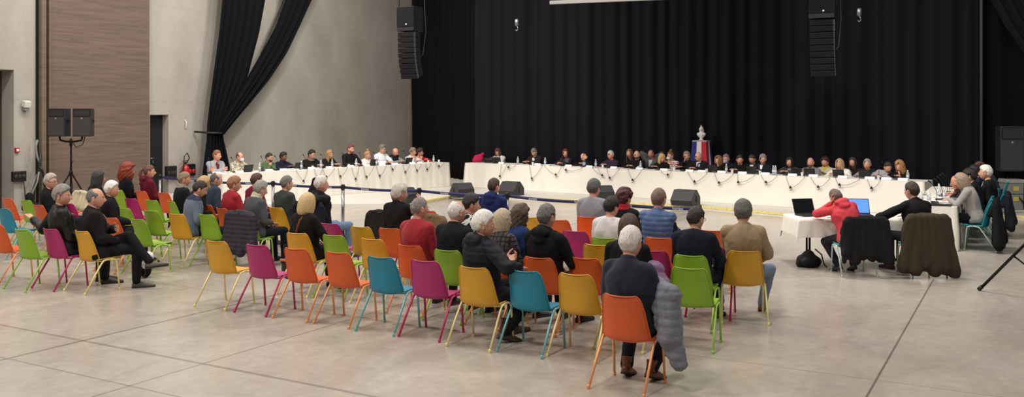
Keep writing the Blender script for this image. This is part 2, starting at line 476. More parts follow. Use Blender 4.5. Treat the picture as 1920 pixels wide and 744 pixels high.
    if 'beard' in style:
        V = []
        for a in np.linspace(-1.55, 1.55, 28):
            V.append([((.066-.010*k/5)*math.sin(a), .018+(.072+.002*math.sin(a*30))*math.cos(a), np.interp(abs(a), [0, .5, 1.55], [-.072, -.05, -.005]) - (.012)*k*np.interp(abs(a), [0, 1.5], [1, .9])) for k in range(5)])
        mb.sheet(np.array(V), np.array((0, -.012, 0)))
        mb.tube([(-.03, .092, -.055), (0, .103, -.043), (.03, .092, -.055)], .005, 6)
    return mb
def limbs_mb(mb, S, E, W_, rs, m=0):
    mb.capsule(S, E, rs[0], rs[1], 12, m); mb.capsule(E, W_, rs[1], rs[2], 12, m)
BLACK = (24, 24, 27)
def person(label, x, y, rz, top=BLACK, kind='fabric', style='sweater', pants=(30, 32, 40), shoes=(35, 28, 24), hair=('short', (120, 110, 100)), skin=(205, 150, 125),
           arms=('lap', 'lap'), legs=('f', 'f'), head=(0, 0, 0), lod=1, z=0., extra=(), seed=None, group=None, **o):
    seed = seed if seed is not None else int(abs(x*131+y*71)*10) % 9973
    root = empty('person', (x, y, z), rz); tag(root, label, 'person', group)
    P = Pose(o); k = P.k
    vox = (.0115, .015, .021)[lod]
    # joints
    cS, MS = P.at(.90); sh = {}
    J = {}
    shrug = o.get('shrug', 0)
    hc, hM = P.at(1.0)
    hy, hp, hr = head
    HM = rotz(hy*D2R) @ rotx(-hp*D2R) @ roty(hr*D2R)
    neckdir = mixv(hM @ np.array((0, 0, 1.)), np.array((0, 0, 1.)), .5); neckdir /= np.linalg.norm(neckdir)
    nb = hc + hM @ np.array((0, -.010, 0))
    hs = o.get('headsize', 1.05)*k
    HC = nb + neckdir*.152*k + HM @ np.array((0, .022, 0)) + np.array((0, max(0, hp)*.0006, -max(0, hp)*.0007))
    for s, an in ((-1, arms[0]), (1, arms[1])):
        S = cS + MS @ np.array((s*.165*k*P.top, -.008, -.004+shrug))
        if isinstance(an, str): T, pole, palm = ARMS[an]
        else: T, pole, palm = an
        T = np.array(T, float)*np.array((s, 1, 1)); T = T + np.array(o.get('armoff', (0, 0, 0)))
        if an in ('chin', 'face', 'head', 'behind', 'neck'):            # hands follow where the head really is
            off = {'chin': (s*.035, .085, -.205), 'face': (s*.065, .07, -.16), 'head': (s*.10, .05, -.07), 'behind': (s*.10, -.085, -.06), 'neck': (s*.09, -.075, -.15)}[an]
            T = HC + (HM @ np.array(off))*k
        pole = np.array(pole, float)*np.array((s, 1, 1)); palm = np.array(palm, float)*np.array((s, 1, 1))
        E, Wr = limb(S, T, .285*k, .255*k, pole); J[s] = (S, E, Wr, palm, an)
    LG = {}
    for s, ln in ((-1, legs[0]), (1, legs[1])):
        H = P.P + np.array((s*.088*k, .01, -.005))
        if ln == 'f': A = (s*.13, .46, .085); pole = (s*.1, .3, 1)
        elif ln == 'fw': A = (s*.24, .47, .085); pole = (s*.5, .3, 1)
        elif ln == 'b': A = (s*.12, .16, .10); pole = (s*.12, .5, 1)
        elif ln == 'ext': A = (s*.12, .70, .085); pole = (0, .2, 1)
        elif ln == 'over': A = (-s*.30, .60, .36); pole = (0, .1, 1)       # crossed over the other knee
        elif ln == 'ankle': A = (-s*.27, .42, .60); pole = (s*1, .5, .2)   # ankle resting on the other knee
        else: A, pole = ln; A = np.array(A)*np.array((s, 1, 1)); pole = np.array(pole)*np.array((s, 1, 1))
        K, A = limb(H, A, .43*k, .42*k, pole); LG[s] = (H, K, np.array(A), ln)
    # --- body surface
    mb = MB(); build_torso(mb, P, -.012, -.2, 1.10)
    mb.capsule(nb - neckdir*.03, HC - neckdir*.05 + HM @ np.array((0, -.018, 0)), .056*k, .050*k, 14)
    bare = o.get('bare', False)
    for s in (-1, 1):
        S, E, Wr, palm, an = J[s]; limbs_mb(mb, S, E, Wr, (.048*k, .038*k, .026*k)); H, K, A, ln = LG[s]
        limbs_mb(mb, H, K, A, (.080*k, .052*k, .036*k))
    hdpose = np.eye(4); hdpose[:3, :3] = HM*hs; hdpose[:3, 3] = HC
    hand = []
    for s in (-1, 1):
        S, E, Wr, palm, an = J[s]
        yd = (Wr-E); yd /= np.linalg.norm(yd)
        if an in ('lap', 'thigh'): yd = yd*.5 + np.array((-s*.25, .7, -.15)); yd /= np.linalg.norm(yd)
        if an in ('table', 'table_in'): yd = yd*.5 + np.array((-s*.3, .5, 0)); yd /= np.linalg.norm(yd)
        if an in ('chin', 'face', 'head'): yd = yd*.3 + HM @ np.array((-s*.15, -.25, 1.)); yd /= np.linalg.norm(yd)
        if an in ('behind', 'neck'): yd = HM @ np.array((-s*1., -.1, .1)); yd /= np.linalg.norm(yd)
        zd = -(palm - yd*(palm@yd)); zd /= (np.linalg.norm(zd)+1e-9)
        xd = np.cross(yd, zd)                                   # thumb side (+x of the prototype)
        M = np.eye(4); M[:3, 0] = xd*k; M[:3, 1] = yd*k; M[:3, 2] = zd*k; M[:3, 3] = Wr + yd*.012
        # palm down on a right hand: thumb points to -x (inwards): mirror there
        if s > 0: M[:3, 0] *= -1
        hand.append((M, s, 'grip' if o.get('grip') or an in ('chin', 'phone') else 'relax'))
    def post_body(me):
        b = me2mb(me)
        b.merge(get_head(lod), hdpose)
        for M, s, nm in hand:
            src = HANDS[nm + ('2' if lod else '')]; b.merge(src, M)
            if np.linalg.det(M[:3, :3]) < 0:
                nf = len(src.f); b.f[-nf:] = [tuple(reversed(q)) for q in b.f[-nf:]]
        eye = mat('eye_white', rgb(225, 220, 215), .25); iris = mat('iris_dark', rgb(50, 38, 30), .2); lips = mat('lips', rgb(165, 95, 85), .5)
        b.build('body', [skinmat(skin), eye, iris, lips], root)
    remesh(mb, vox*1.15, 2, post_body)
    # --- hair
    if hair:
        hm = hair_mesh(hair[0], seed, lod); hb = MB(); hb.merge(hm, hdpose); ho = hb.build('hair', hairmat(hair[1]), root)
        if lod < 2:
            for s in (-1, 1):
                eb = MB(); eb.tube([(s*.014, .094, .024), (s*.03, .0945, .029), (s*.048, .084, .024)], .0028, 5)
                e2 = MB(); e2.merge(eb, hdpose); e2.build('eyebrow', hairmat([int(c*.75) for c in hair[1]]), root)
    # --- top garment
    puff = style in ('puffer', 'gilet')
    th = {'tee': .006, 'shirt': .010, 'sweater': .014, 'hoodie': .018, 'jacket': .020, 'coat': .024, 'suit': .016, 'puffer': .036, 'gilet': .032, 'cardigan': .016}[style]
    mt = cloth(top, kind=kind)
    gm = MB(); hem = {'coat': -.34, 'puffer': -.26, 'cardigan': -.26}.get(style, -.22)
    build_torso(gm, P, th, max(hem, -.18), 1.035, flare=.12 if style in ('coat',) else 0.)
    sl = o.get('sleeve', 1.0)
    for s in (-1, 1):
        S, E, Wr, palm, an = J[s]; tt = th*.75
        if style == 'gilet': continue
        ra = (.054*k+tt*.8, .044*k+tt, .033*k+tt*.8) if not puff else (.066*k+tt*.6, .050*k+tt*.7, .036*k+tt*.6)
        gm.capsule(S, E, ra[0], ra[1], 14)
        We = E + (Wr-E)*(sl*.97 if sl >= 1 else sl) if sl > .2 else None
        if We is not None:
            gm.capsule(E, We, ra[1], ra[2], 14)
            d = We-E; d /= np.linalg.norm(d)
        # fabric gathers at the elbow
        gm.ell(E, (ra[1]*1.08,)*3, 10, 7)
    for s in (-1, 1):                                                # shoulder yoke
        S = J[s][0]; gm.capsule(cS + MS @ np.array((s*.045, -.012, .036)), S + np.array((-s*.012, 0, .002)), .044*k+th*.4, .050*k+th*.9, 12)
    collar = o.get('collar', {'hoodie': 'hood', 'puffer': 'stand', 'jacket': 'stand', 'coat': 'stand', 'suit': 'lapel', 'shirt': 'shirt', 'gilet': 'stand', 'cardigan': 'shawl'}.get(style, 'crew'))
    def ringtube(r, rt, up, tilt=0, fl=1.2):
        c = nb + neckdir*up; ax = hM @ rotx(tilt)
        an_ = np.linspace(0, 2*PI, 17); pts = [c + ax @ np.array((r*math.cos(a), r*1.02*math.sin(a)+.004, 0)) for a in an_]
        gm.tube(pts, rt, 8, flat=fl)
    if collar == 'crew': ringtube(.064, .013, .012, -.25)
    if collar in ('stand', 'shirt'): ringtube(.066, .014, .010, -.25, 2.0 if collar == 'stand' else 1.5); ringtube(.065, .011, .032, -.2) if collar == 'stand' else None
    if collar == 'roll': ringtube(.060, .018, .02, -.1, 1.4); ringtube(.058, .016, .045, -.1, 1.2)
    if collar in ('lapel', 'shawl'): ringtube(.072, .015, .002, -.35, 1.3)
    if collar == 'hood':
        c, M = P.at(.97)
        gm.ell(c + M @ np.array((0, -.105, .018)), (.115, .052, .060), 16, 10, 0, M @ rotx(-.5))
        gm.ell(c + M @ np.array((0, -.120, -.055)), (.085, .035, .060), 14, 9, 0, M @ rotx(-.2)); ringtube(.082, .022, .016, -.45, 1.3)
    if puff and style == 'puffer' or o.get('hood'):
        c, M = P.at(.98); gm.ell(c + M @ np.array((0, -.10, .02)), (.125, .060, .075), 16, 10, 0, M @ rotx(-.4)); ringtube(.085, .026, .012, -.3, 1.4)
    region = None; mats = [mt]
    if o.get('col2'):
        c2 = cloth(o['col2']); mats.append(c2); cut = o.get('cut', .62); c0 = P.pts[0].copy(); ax = (P.pts[-1]-P.pts[0]); ax /= np.linalg.norm(ax); L = .5*k
        if o.get('pattern') == 'yoke': region = lambda q: (((q-c0)@ax)/L > cut)
        if o.get('pattern') == 'dots': region = lambda q: (snoise(q, 95, 3, 1) > .86)
        if o.get('pattern') == 'leaf': region = lambda q: (np.abs(snoise(q, 60, 3, 1)) < .16)
        if o.get('pattern') == 'plaid': region = lambda q: ((np.sin(q[:, 2]*130) > .6) | (np.sin(q[:, 0]*130) > .75))
    gname = {'tee': 'tee_shirt', 'suit': 'suit_jacket', 'gilet': 'padded_gilet', 'puffer': 'padded_jacket'}.get(style, style)
    remesh(gm, vox, 3 if puff else 4, garment_post(gname, mats, root, (.0065 if style in ('tee', 'shirt') else .0085)*(1 if lod < 2 else .8), 26, seed, P,
           quilt=(.010 if style == 'gilet' else .006) if puff else 0, qf=1/.062, region=region))
    if style == 'gilet':
        um = MB(); mt2 = cloth(o.get('under', (40, 45, 60)))
        for s in (-1, 1):
            S, E, Wr, palm, an = J[s]
            um.capsule(S - np.array((s*.03, 0, 0)), E, .066*k, .052*k, 14); um.capsule(E, E+(Wr-E)*.97, .052*k, .037*k, 14)
        build_torso(um, P, .004, .5, 1.03)
        remesh(um, vox, 3, garment_post('sweater', [mt2], root, .004, 28, seed+3, P))
    if o.get('vshirt'):                                               # shirt seen in the opening at the chest
        vm = MB(); V = []
        for t in np.linspace(.50, 1.03, 12):
            w = .012 + (t-.50)*.10
            tw_ = np.interp(t, [q[0] for q in TORSO], [q[1] for q in TORSO])*P.top*k+th; dd = np.interp(t, [q[0] for q in TORSO], [q[2] for q in TORSO])*k+th*.9; fy = np.interp(t, [q[0] for q in TORSO], [q[3] for q in TORSO])
            c, M = P.at(t); V.append([c + M @ np.array((u*w, (dd+P.belly*gs(t-.28, .28))*math.sqrt(max(.05, 1-(u*w/tw_)**2)) + fy + .007, 0)) for u in (-1, -.5, 0, .5, 1)])
        V = np.array(V); vm.sheet(V, np.array((0, -.02, 0))); vm.build('shirt', cloth(o['vshirt'], .7), root)
        if o.get('tie'):
            tm = MB(); c = V[:, 2]; tm.sheet(np.stack([c + np.array((-.017, .004, 0)), c + np.array((.017, .004, 0))], 1)[:11], np.array((0, .006, 0))); tm.build('tie', cloth(o['tie'], .5), root)
    # --- trousers
    tm = MB(); pt = .014
    tm.ell(P.P + np.array((0, .0, -.005)), (.178*k+.0, .135*k, .105), 18, 11)
    for s in (-1, 1):
        H, K, A, ln = LG[s]; e = K + (A-K)*.97
        tm.capsule(H, K, .088*k, .063*k, 14); tm.capsule(K, e, .063*k, .052*k, 14)
    remesh(tm, vox*1.1, 3, garment_post('trousers', [cloth(pants)], root, .0045, 22, seed+9, P))
    # --- shoes
    if not o.get('noshoe'):
        for s in (-1, 1):
            H, K, A, ln = LG[s]
            d = A-K; fd = np.array((s*.18, 1, 0.))
            if ln in ('f', 'fw', 'b', 'ext') or A[2] < .12:
                M = rotz(-s*.15); base = np.array((A[0], A[1]+.035, 0))
                if ln == 'b': M = rotz(-s*.15) @ rotx(-.25); base = np.array((A[0], A[1]+.01, .025))
            else:
                dn = d/np.linalg.norm(d); f = np.cross(np.array((1., 0, 0)), dn); f = -f if f[1] < 0 else f; f = f/np.linalg.norm(f)
                if ln == 'ankle': f = np.array((-s*.35, .35, -.75)); f = f - dn*(f@dn)*.3; f /= np.linalg.norm(f)
                f = f*.85 + dn*.5; f /= np.linalg.norm(f)
                xx = np.cross(f, -dn); xx /= np.linalg.norm(xx); zz = np.cross(xx, f); M = np.stack([xx, f, zz], 1); base = A + f*.03 - zz*.085
            sm = MB(); sm.merge(shoe_mb(o.get('boot', 0)), None); v = sm.verts(); v = v*np.array((1, 1, 1))*k; v = v @ M.T + base
            q = MB(); q.add(v, sm.f); q.m = sm.m
            so = q.build('shoe', [mat('shoe_%d_%d_%d' % tuple(shoes), rgb(*shoes), .5, bump=.2, scale=50, var=.1), mat('sole_%s' % ('light' if o.get('lightsole') else 'dark'), rgb(150, 140, 125) if o.get('lightsole') else rgb(25, 23, 22), .7)], root)
            if o.get('socks') is not None and lod == 0:
                c = A + (K-A)*.03; q = MB(); q.capsule(A, A + (K-A)*.28, .040*k, .046*k, 12); q.build('sock', cloth(o['socks']), root)
    # --- extras worn on the head or neck
    hm4 = hdpose
    for e in extra:
        nm, colr = e[0], e[1]
        b = MB()
        if nm == 'glasses':
            for s in (-1, 1):
                b.tube([(s*.031+.021*math.cos(a), .103, .003+.015*math.sin(a)) for a in np.linspace(0, 2*PI, 13)], .0022, 5)
                b.tube([(s*.052, .102, .006), (s*.072, .06, .008), (s*.082, -.005, .010)], .0022, 5)
            b.tube([(-.010, .104, .005), (0, .107, .008), (.010, .104, .005)], .002, 5)
            q = MB(); q.merge(b, hm4); q.build('glasses', mat('glasses_frame', rgb(20, 20, 22), .3), root)
        elif nm == 'mask':
            V = [[(.058*math.sin(a), .030+.085*math.cos(a)+.010*math.sin(kk/5*PI)+.010*math.cos(a)**6, -.012-.072*kk/5) for kk in range(6)] for a in np.linspace(-1.15, 1.15, 17)]
            b.sheet(np.array(V), np.array((0, .003, 0)))
            for s in (-1, 1): b.tube([(s*.053, .065, -.02), (s*.075, .02, .0), (s*.084, -.012, .012), (s*.078, .0, -.03), (s*.054, .06, -.07)], .0015, 4)
            q = MB(); q.merge(b, hm4); q.build('face_mask', cloth(colr, .8), root)
        elif nm == 'headband':
            b.tube([(.088*math.sin(a)*.95, -.01+.02*math.cos(a), .135*math.cos(a)) for a in np.linspace(-1.5, 1.5, 15)], .006, 6)
            q = MB(); q.merge(b, hm4); q.build('headphones', mat('black_plastic_worn', rgb(18, 18, 20), .4), root)
        elif nm in ('scarf', 'snood'):
            c = nb + neckdir*.02; rr = .075 if nm == 'scarf' else .09
            for j, (ra_, up) in enumerate(((rr, 0), (rr*.93, .03), (rr*1.08, -.018))):
                pts = [c + neckdir*up + hM @ rotx(-.25+.1*j) @ np.array((ra_*math.cos(a), ra_*math.sin(a), .006*math.sin(3*a+j))) for a in np.linspace(0, 2*PI, 21)]
                b.tube(pts, .021, 8)
            if nm == 'scarf':
                cc, M = P.at(.7)
                b.tube([c + hM @ np.array((.03, .085, 0)), cc + M @ np.array((.045, .155+th, .03)), P.at(.4)[0] + M @ np.array((.05, .155+th, 0))], [.022, .03, .026], 8, flat=.5)
            def post(me, colr=colr):
                v = getv(me); n = getn(me); setv(me, v + n*(snoise(v, 60, seed, 2)*.004)[:, None]); me.materials.append(cloth(colr, kind='knit')); me.name = 'scarf'
                oo = bpy.data.objects.new('scarf', me); COL.objects.link(oo); oo.parent = root
            remesh(b, max(.009, vox*.7), 2, post)
        elif nm == 'strap':
            pts = []
            for a in np.linspace(-.25, 1.12, 12):
                c, M = P.at(a if a < 1 else 1.0); tt = (a+.25)/1.37
                w = np.interp(a, [q[0] for q in TORSO], [q[2] for q in TORSO])*k + th + .012
                pts.append(c + M @ np.array((mixv(-.15, .10, tt), -w*(1 if a < .95 else .7), 0 if a < 1 else .03)))
            b.tube(pts, .014, 6, flat=.25); b.build('bag_strap', cloth(colr, kind='leather'), root)
        elif nm == 'brooch':
            pass
    root['_HC'] = [float(q) for q in HC]; del root['_HC']
    return root
# ================================================================ MATERIALS OF THE PLACE
def concrete_mat():
    m, nt, b = newmat('board_marked_concrete'); N = nt.nodes; L = nt.links
    tc = N.new('ShaderNodeTexCoord')
    n1 = N.new('ShaderNodeTexNoise'); n1.inputs['Scale'].default_value = .55; n1.inputs['Detail'].default_value = 5; n1.inputs['Roughness'].default_value = .6
    mp = N.new('ShaderNodeMapping'); mp.inputs['Scale'].default_value = (1, 1.4, .8); L.new(tc.outputs['Object'], mp.inputs[0]); L.new(mp.outputs[0], n1.inputs[0])
    n2 = N.new('ShaderNodeTexNoise'); n2.inputs['Scale'].default_value = 14; n2.inputs['Detail'].default_value = 4; L.new(tc.outputs['Object'], n2.inputs[0])
    mx = N.new('ShaderNodeMix'); mx.data_type = 'FLOAT'; mx.inputs[0].default_value = .18; L.new(n1.outputs[0], mx.inputs[2]); L.new(n2.outputs[0], mx.inputs[3])
    cr = N.new('ShaderNodeValToRGB'); e = cr.color_ramp.elements; e[0].position = .3; e[0].color = (*rgb(148, 142, 134), 1); e[1].position = .7; e[1].color = (*rgb(174, 168, 159), 1)
    L.new(mx.outputs[0], cr.inputs[0])
    # formwork joints: a grid of fine dark lines
    br = N.new('ShaderNodeTexBrick'); br.inputs['Scale'].default_value = 1; br.inputs['Mortar Size'].default_value = .006; br.inputs['Brick Width'].default_value = 5.2; br.inputs['Row Height'].default_value = 2.7
    br.inputs['Color1'].default_value = br.inputs['Color2'].default_value = (1, 1, 1, 1); br.inputs['Mortar'].default_value = (.86, .85, .84, 1); br.offset = 0
    sp = N.new('ShaderNodeSeparateXYZ'); cb = N.new('ShaderNodeCombineXYZ'); L.new(tc.outputs['Object'], sp.inputs[0]); L.new(sp.outputs[1], cb.inputs[0]); L.new(sp.outputs[2], cb.inputs[1]); L.new(cb.outputs[0], br.inputs[0])
    mu = N.new('ShaderNodeMix'); mu.data_type = 'RGBA'; mu.blend_type = 'MULTIPLY'; mu.inputs[0].default_value = 1; L.new(cr.outputs[0], mu.inputs['A']); L.new(br.outputs['Color'], mu.inputs['B'])
    L.new(mu.outputs['Result'], b.inputs['Base Color']); b.inputs['Roughness'].default_value = .75
    bp = N.new('ShaderNodeBump'); bp.inputs['Strength'].default_value = .08; bp.inputs['Distance'].default_value = .01; L.new(n2.outputs[0], bp.inputs['Height']); L.new(bp.outputs[0], b.inputs['Normal'])
    return m
def floor_mat():
    m, nt, b = newmat('polished_concrete_floor'); N = nt.nodes; L = nt.links
    tc = N.new('ShaderNodeTexCoord'); mp = N.new('ShaderNodeMapping'); mp.inputs['Scale'].default_value = (1.1, .55, 1); L.new(tc.outputs['Object'], mp.inputs[0])
    n1 = N.new('ShaderNodeTexNoise'); n1.inputs['Scale'].default_value = .9; n1.inputs['Detail'].default_value = 6; n1.inputs['Roughness'].default_value = .62; n1.inputs['Distortion'].default_value = .6; L.new(mp.outputs[0], n1.inputs[0])
    n2 = N.new('ShaderNodeTexNoise'); n2.inputs['Scale'].default_value = 9; n2.inputs['Detail'].default_value = 5; L.new(tc.outputs['Object'], n2.inputs[0])
    n3 = N.new('ShaderNodeTexNoise'); n3.inputs['Scale'].default_value = .45; n3.inputs['Detail'].default_value = 2; L.new(tc.outputs['Object'], n3.inputs[0])
    mx = N.new('ShaderNodeMix'); mx.data_type = 'FLOAT'; mx.inputs[0].default_value = .3; L.new(n1.outputs[0], mx.inputs[2]); L.new(n2.outputs[0], mx.inputs[3])
    cr = N.new('ShaderNodeValToRGB'); e = cr.color_ramp.elements; e[0].position = .32; e[0].color = (*rgb(156, 150, 143), 1); e[1].position = .68; e[1].color = (*rgb(186, 180, 172), 1)
    L.new(mx.outputs[0], cr.inputs[0])
    wm = N.new('ShaderNodeMix'); wm.data_type = 'RGBA'; wm.blend_type = 'MULTIPLY'; wm.inputs['B'].default_value = (1.0, .93, .86, 1); L.new(n3.outputs[0], wm.inputs[0]); L.new(cr.outputs[0], wm.inputs['A'])
    sp = N.new('ShaderNodeSeparateXYZ'); L.new(tc.outputs['Object'], sp.inputs[0])
    last = wm.outputs['Result']
    def line(axis, pos, w, dark):
        nonlocal last
        s = N.new('ShaderNodeMath'); s.operation = 'SUBTRACT'; L.new(sp.outputs[axis], s.inputs[0]); s.inputs[1].default_value = pos
        a = N.new('ShaderNodeMath'); a.operation = 'ABSOLUTE'; L.new(s.outputs[0], a.inputs[0])
        mr = N.new('ShaderNodeMapRange'); mr.inputs['From Min'].default_value = w*.4; mr.inputs['From Max'].default_value = w; mr.inputs['To Min'].default_value = dark; mr.inputs['To Max'].default_value = 0; L.new(a.outputs[0], mr.inputs[0])
        q = N.new('ShaderNodeMix'); q.data_type = 'RGBA'; L.new(mr.outputs[0], q.inputs[0]); L.new(last, q.inputs['A']); q.inputs['B'].default_value = (*rgb(92, 84, 76), 1); last = q.outputs['Result']
    line(0, -1.14, .014, .8); line(0, -8.4, .03, .6); line(0, -6.65, .016, .55); line(0, 5.5, .014, .7); line(0, -13.8, .016, .5)
    line(1, 8.43, .014, .35); line(1, 5.90, .030, .5); line(1, 5.11, .016, .45); line(1, 13.5, .012, .4); line(1, 18.6, .012, .4); line(1, 2, .014, .4)
    L.new(last, b.inputs['Base Color'])
    rr = N.new('ShaderNodeMapRange'); rr.inputs['To Min'].default_value = .10; rr.inputs['To Max'].default_value = .34; L.new(mx.outputs[0], rr.inputs[0]); L.new(rr.outputs[0], b.inputs['Roughness'])
    b.inputs['Specular IOR Level'].default_value = .5
    bp = N.new('ShaderNodeBump'); bp.inputs['Strength'].default_value = .04; bp.inputs['Distance'].default_value = .01; L.new(n2.outputs[0], bp.inputs['Height']); L.new(bp.outputs[0], b.inputs['Normal'])
    return m
def wood_mat(nm, c1, c2):
    m, nt, b = newmat(nm); N = nt.nodes; L = nt.links
    tc = N.new('ShaderNodeTexCoord'); mp = N.new('ShaderNodeMapping'); mp.inputs['Scale'].default_value = (1, .9, 14); L.new(tc.outputs['Object'], mp.inputs[0])
    n = N.new('ShaderNodeTexNoise'); n.inputs['Scale'].default_value = 1.3; n.inputs['Detail'].default_value = 7; n.inputs['Roughness'].default_value = .65; n.inputs['Distortion'].default_value = .5; L.new(mp.outputs[0], n.inputs[0])
    cr = N.new('ShaderNodeValToRGB'); e = cr.color_ramp.elements; e[0].position = .3; e[0].color = (*rgb(*c1), 1); e[1].position = .7; e[1].color = (*rgb(*c2), 1); L.new(n.outputs[0], cr.inputs[0]); L.new(cr.outputs[0], b.inputs['Base Color'])
    b.inputs['Roughness'].default_value = .6
    return m
M = {}
M['concrete'] = concrete_mat(); M['floor'] = floor_mat(); M['panel'] = wood_mat('wood_panelling', (92, 77, 67), (118, 100, 88)); M['post'] = wood_mat('pilaster_wood', (92, 78, 66), (120, 103, 88))
M['black'] = mat('black_plastic', rgb(22, 22, 24), .45); M['blackm'] = mat('black_metal', rgb(20, 20, 22), .4, .6); M['grille'] = mat('speaker_grille', rgb(58, 58, 61), .6, bump=.9, scale=300)
M['cab'] = mat('speaker_cabinet', rgb(40, 40, 43), .55, bump=.2, scale=120); M['velvet'] = mat('black_velvet', rgb(13, 13, 15), .97, spec=.15, bump=.1, scale=60); M['velvet2'] = mat('black_molton', rgb(22, 22, 28), .95, spec=.2, bump=.1, scale=60)
M['linen'] = mat('white_table_linen', rgb(224, 218, 208), .85, bump=.25, scale=40, var=.03); M['stage'] = mat('pale_stage_floor', rgb(206, 201, 192), .6, bump=.1, scale=30, var=.05)
M['yellow'] = mat('yellow_edge_tape', rgb(214, 200, 120), .6, bump=.2, scale=15, var=.2); M['dark'] = mat('dark_gap', rgb(12, 11, 11), .9); M['steel'] = mat('brushed_steel', rgb(150, 150, 150), .3, .9)
M['paper'] = mat('white_paper', rgb(238, 238, 236), .7); M['belt'] = mat('navy_belt', rgb(28, 32, 92), .6, bump=.2, scale=200); M['white'] = mat('white_plaster', rgb(236, 234, 228), .55)
M['redp'] = mat('red_paint', rgb(170, 22, 28), .35); M['greyp'] = mat('grey_plastic', rgb(128, 128, 126), .5); M['ylab'] = mat('yellow_label', rgb(190, 185, 70), .6)
M['doorb'] = mat('dark_door', rgb(24, 24, 26), .5); M['cream'] = mat('white_plastic', rgb(210, 208, 200), .45); M['ink'] = mat('white_print', rgb(225, 225, 232), .6)
def water_mat():
    m, nt, b = newmat('clear_bottle_plastic'); b.inputs['Base Color'].default_value = (.93, .95, .97, 1); b.inputs['Roughness'].default_value = .08; b.inputs['Transmission Weight'].default_value = .75; b.inputs['IOR'].default_value = 1.25
    return m
M['pet'] = water_mat()
# ================================================================ CHAIRS
CC = {'yellow': ((206, 152, 36), (234, 218, 148)), 'orange': ((208, 88, 32), (234, 160, 104)), 'magenta': ((168, 34, 102), (186, 44, 106)),
      'green': ((132, 170, 38), (160, 198, 84)), 'blue': ((20, 126, 152), (118, 182, 184)), 'teal': ((26, 144, 160), (168, 190, 188))}
CHP = {}
def shell_sheet():
    prof = [(.215, .402), (.208, .420), (.185, .430), (.12, .426), (.0, .414), (-.09, .402), (-.150, .396), (-.186, .408), (-.204, .445), (-.214, .52), (-.218, .570), (-.226, .640), (-.242, .710), (-.257, .770), (-.264, .792), (-.266, .800)]
    P = np.array(prof); d = np.concatenate([[0], np.cumsum(np.linalg.norm(np.diff(P, axis=0), axis=1))]); S = np.linspace(0, d[-1], 40)
    Y = np.interp(S, d, P[:, 0]); Z = np.interp(S, d, P[:, 1]); L = d[-1]; s = S/L
    hw = np.interp(s, [0, .03, .10, .30, .46, .56, .66, .80, .90, .95, .98, 1], [.184, .206, .218, .228, .228, .218, .208, .196, .184, .175, .162, .140])
    T = np.linspace(-1, 1, 25); V = []
    for i in range(40):
        back = sstep(np.array(s[i]), .45, .62)
        t = T
        e = np.abs(t)**3
        x = hw[i]*t
        wing = np.interp(s[i], [.25, .42, .55, .8, 1], [0, .05, .085, .05, .030]); y = Y[i] + wing*np.abs(t)**2.6 + back*.012*t*t; z = Z[i] + np.interp(s[i], [0, .2, .42, .6, 1], [.010, .014, .035, .015, 0])*np.abs(t)**3 - (1-back)*.006*(1-t*t)
        if i >= 36: z = z - (i-35)*.0016*(1-np.abs(t)**2) + 0       # shallow dip in the top edge
        V.append(np.stack([x, y, z], 1))
    return np.array(V)
def make_chair(colour, teal=False):
    c1, c2 = CC[colour]
    pm = mat('chair_shell_'+colour, rgb(*c1), .42, bump=.12, scale=260); lm = mat('chair_leg_'+colour, rgb(*c2), .4, .15)
    root = empty('stacking_chair')
    V = shell_sheet(); mb = MB()
    n = np.zeros_like(V); gu = np.gradient(V, axis=0); gv = np.gradient(V, axis=1); n = np.cross(gu, gv); n /= np.linalg.norm(n, axis=2, keepdims=True)
    mb.sheet(V, n*.007)
    # rolled rim round the edge
    rim = [V[i, 0] for i in range(40)] + [V[39, j] for j in range(1, 24)] + [V[i, 24] for i in range(39, -1, -1)] + [V[0, j] for j in range(23, -1, -1)]
    mb.tube(rim, .0065, 6)
    o = mb.build('seat_shell', pm, root); fixn(o.data)
    for s in (-1, 1):
        b = MB(); b.tube([(s*.250, -.318, .012), (s*.243, -.180, .23), (s*.237, -.085, .372), (s*.234, -.055, .404), (s*.233, -.015, .416), (s*.232, .04, .418)], .0118, 8); l = b.build('leg', lm, root)
        b = MB(); b.lathe([(.013, 0), (.0145, .004), (.014, .030), (.011, .034)], (s*.251, -.320, 0), 8); b.build('foot_cap', lm, l)
        b = MB(); b.tube([(s*.232, .04, .418), (s*.233, .085, .416), (s*.234, .118, .404), (s*.235, .130, .372), (s*.236, .142, .25), (s*.238, .165, .012)], .0118, 8); l = b.build('leg', lm, root)
        b = MB(); b.lathe([(.013, 0), (.0145, .004), (.014, .030), (.011, .034)], (s*.2385, .166, 0), 8); b.build('foot_cap', lm, l)
    for y in (-.05, .10):
        b = MB(); b.tube([(-.233, y, .414), (-.195, y, .398), (-.1, y, .390), (.1, y, .390), (.195, y, .398), (.233, y, .414)], .009, 8); b.build('crossbar', lm, root)
    remember(root)
    return root
def chair(colour, x, y, rz, label, group=None, z=0):
    if colour not in CHP: r = CHP[colour] = make_chair(colour); r['used'] = 0
    r = CHP[colour]
    if r['used'] == 0: o = r; r['used'] = 1
    else: o = copy_tree(r)
    if 'used' in o and o is not r: del o['used']
    o.location = (x, y, z); o.rotation_euler = (0, 0, rz); tag(o, label, 'chair', group)
    return o
def chair_at(colour, u, v, label, group, dr=0.):
    p = G(u - .022*(v-HV), v, .80); rz = dr*D2R; x = p.x - math.sin(rz)*.255*1; y = p.y + math.cos(rz)*.255
    chair(colour, x, y, rz, label, group); return x, y, rz
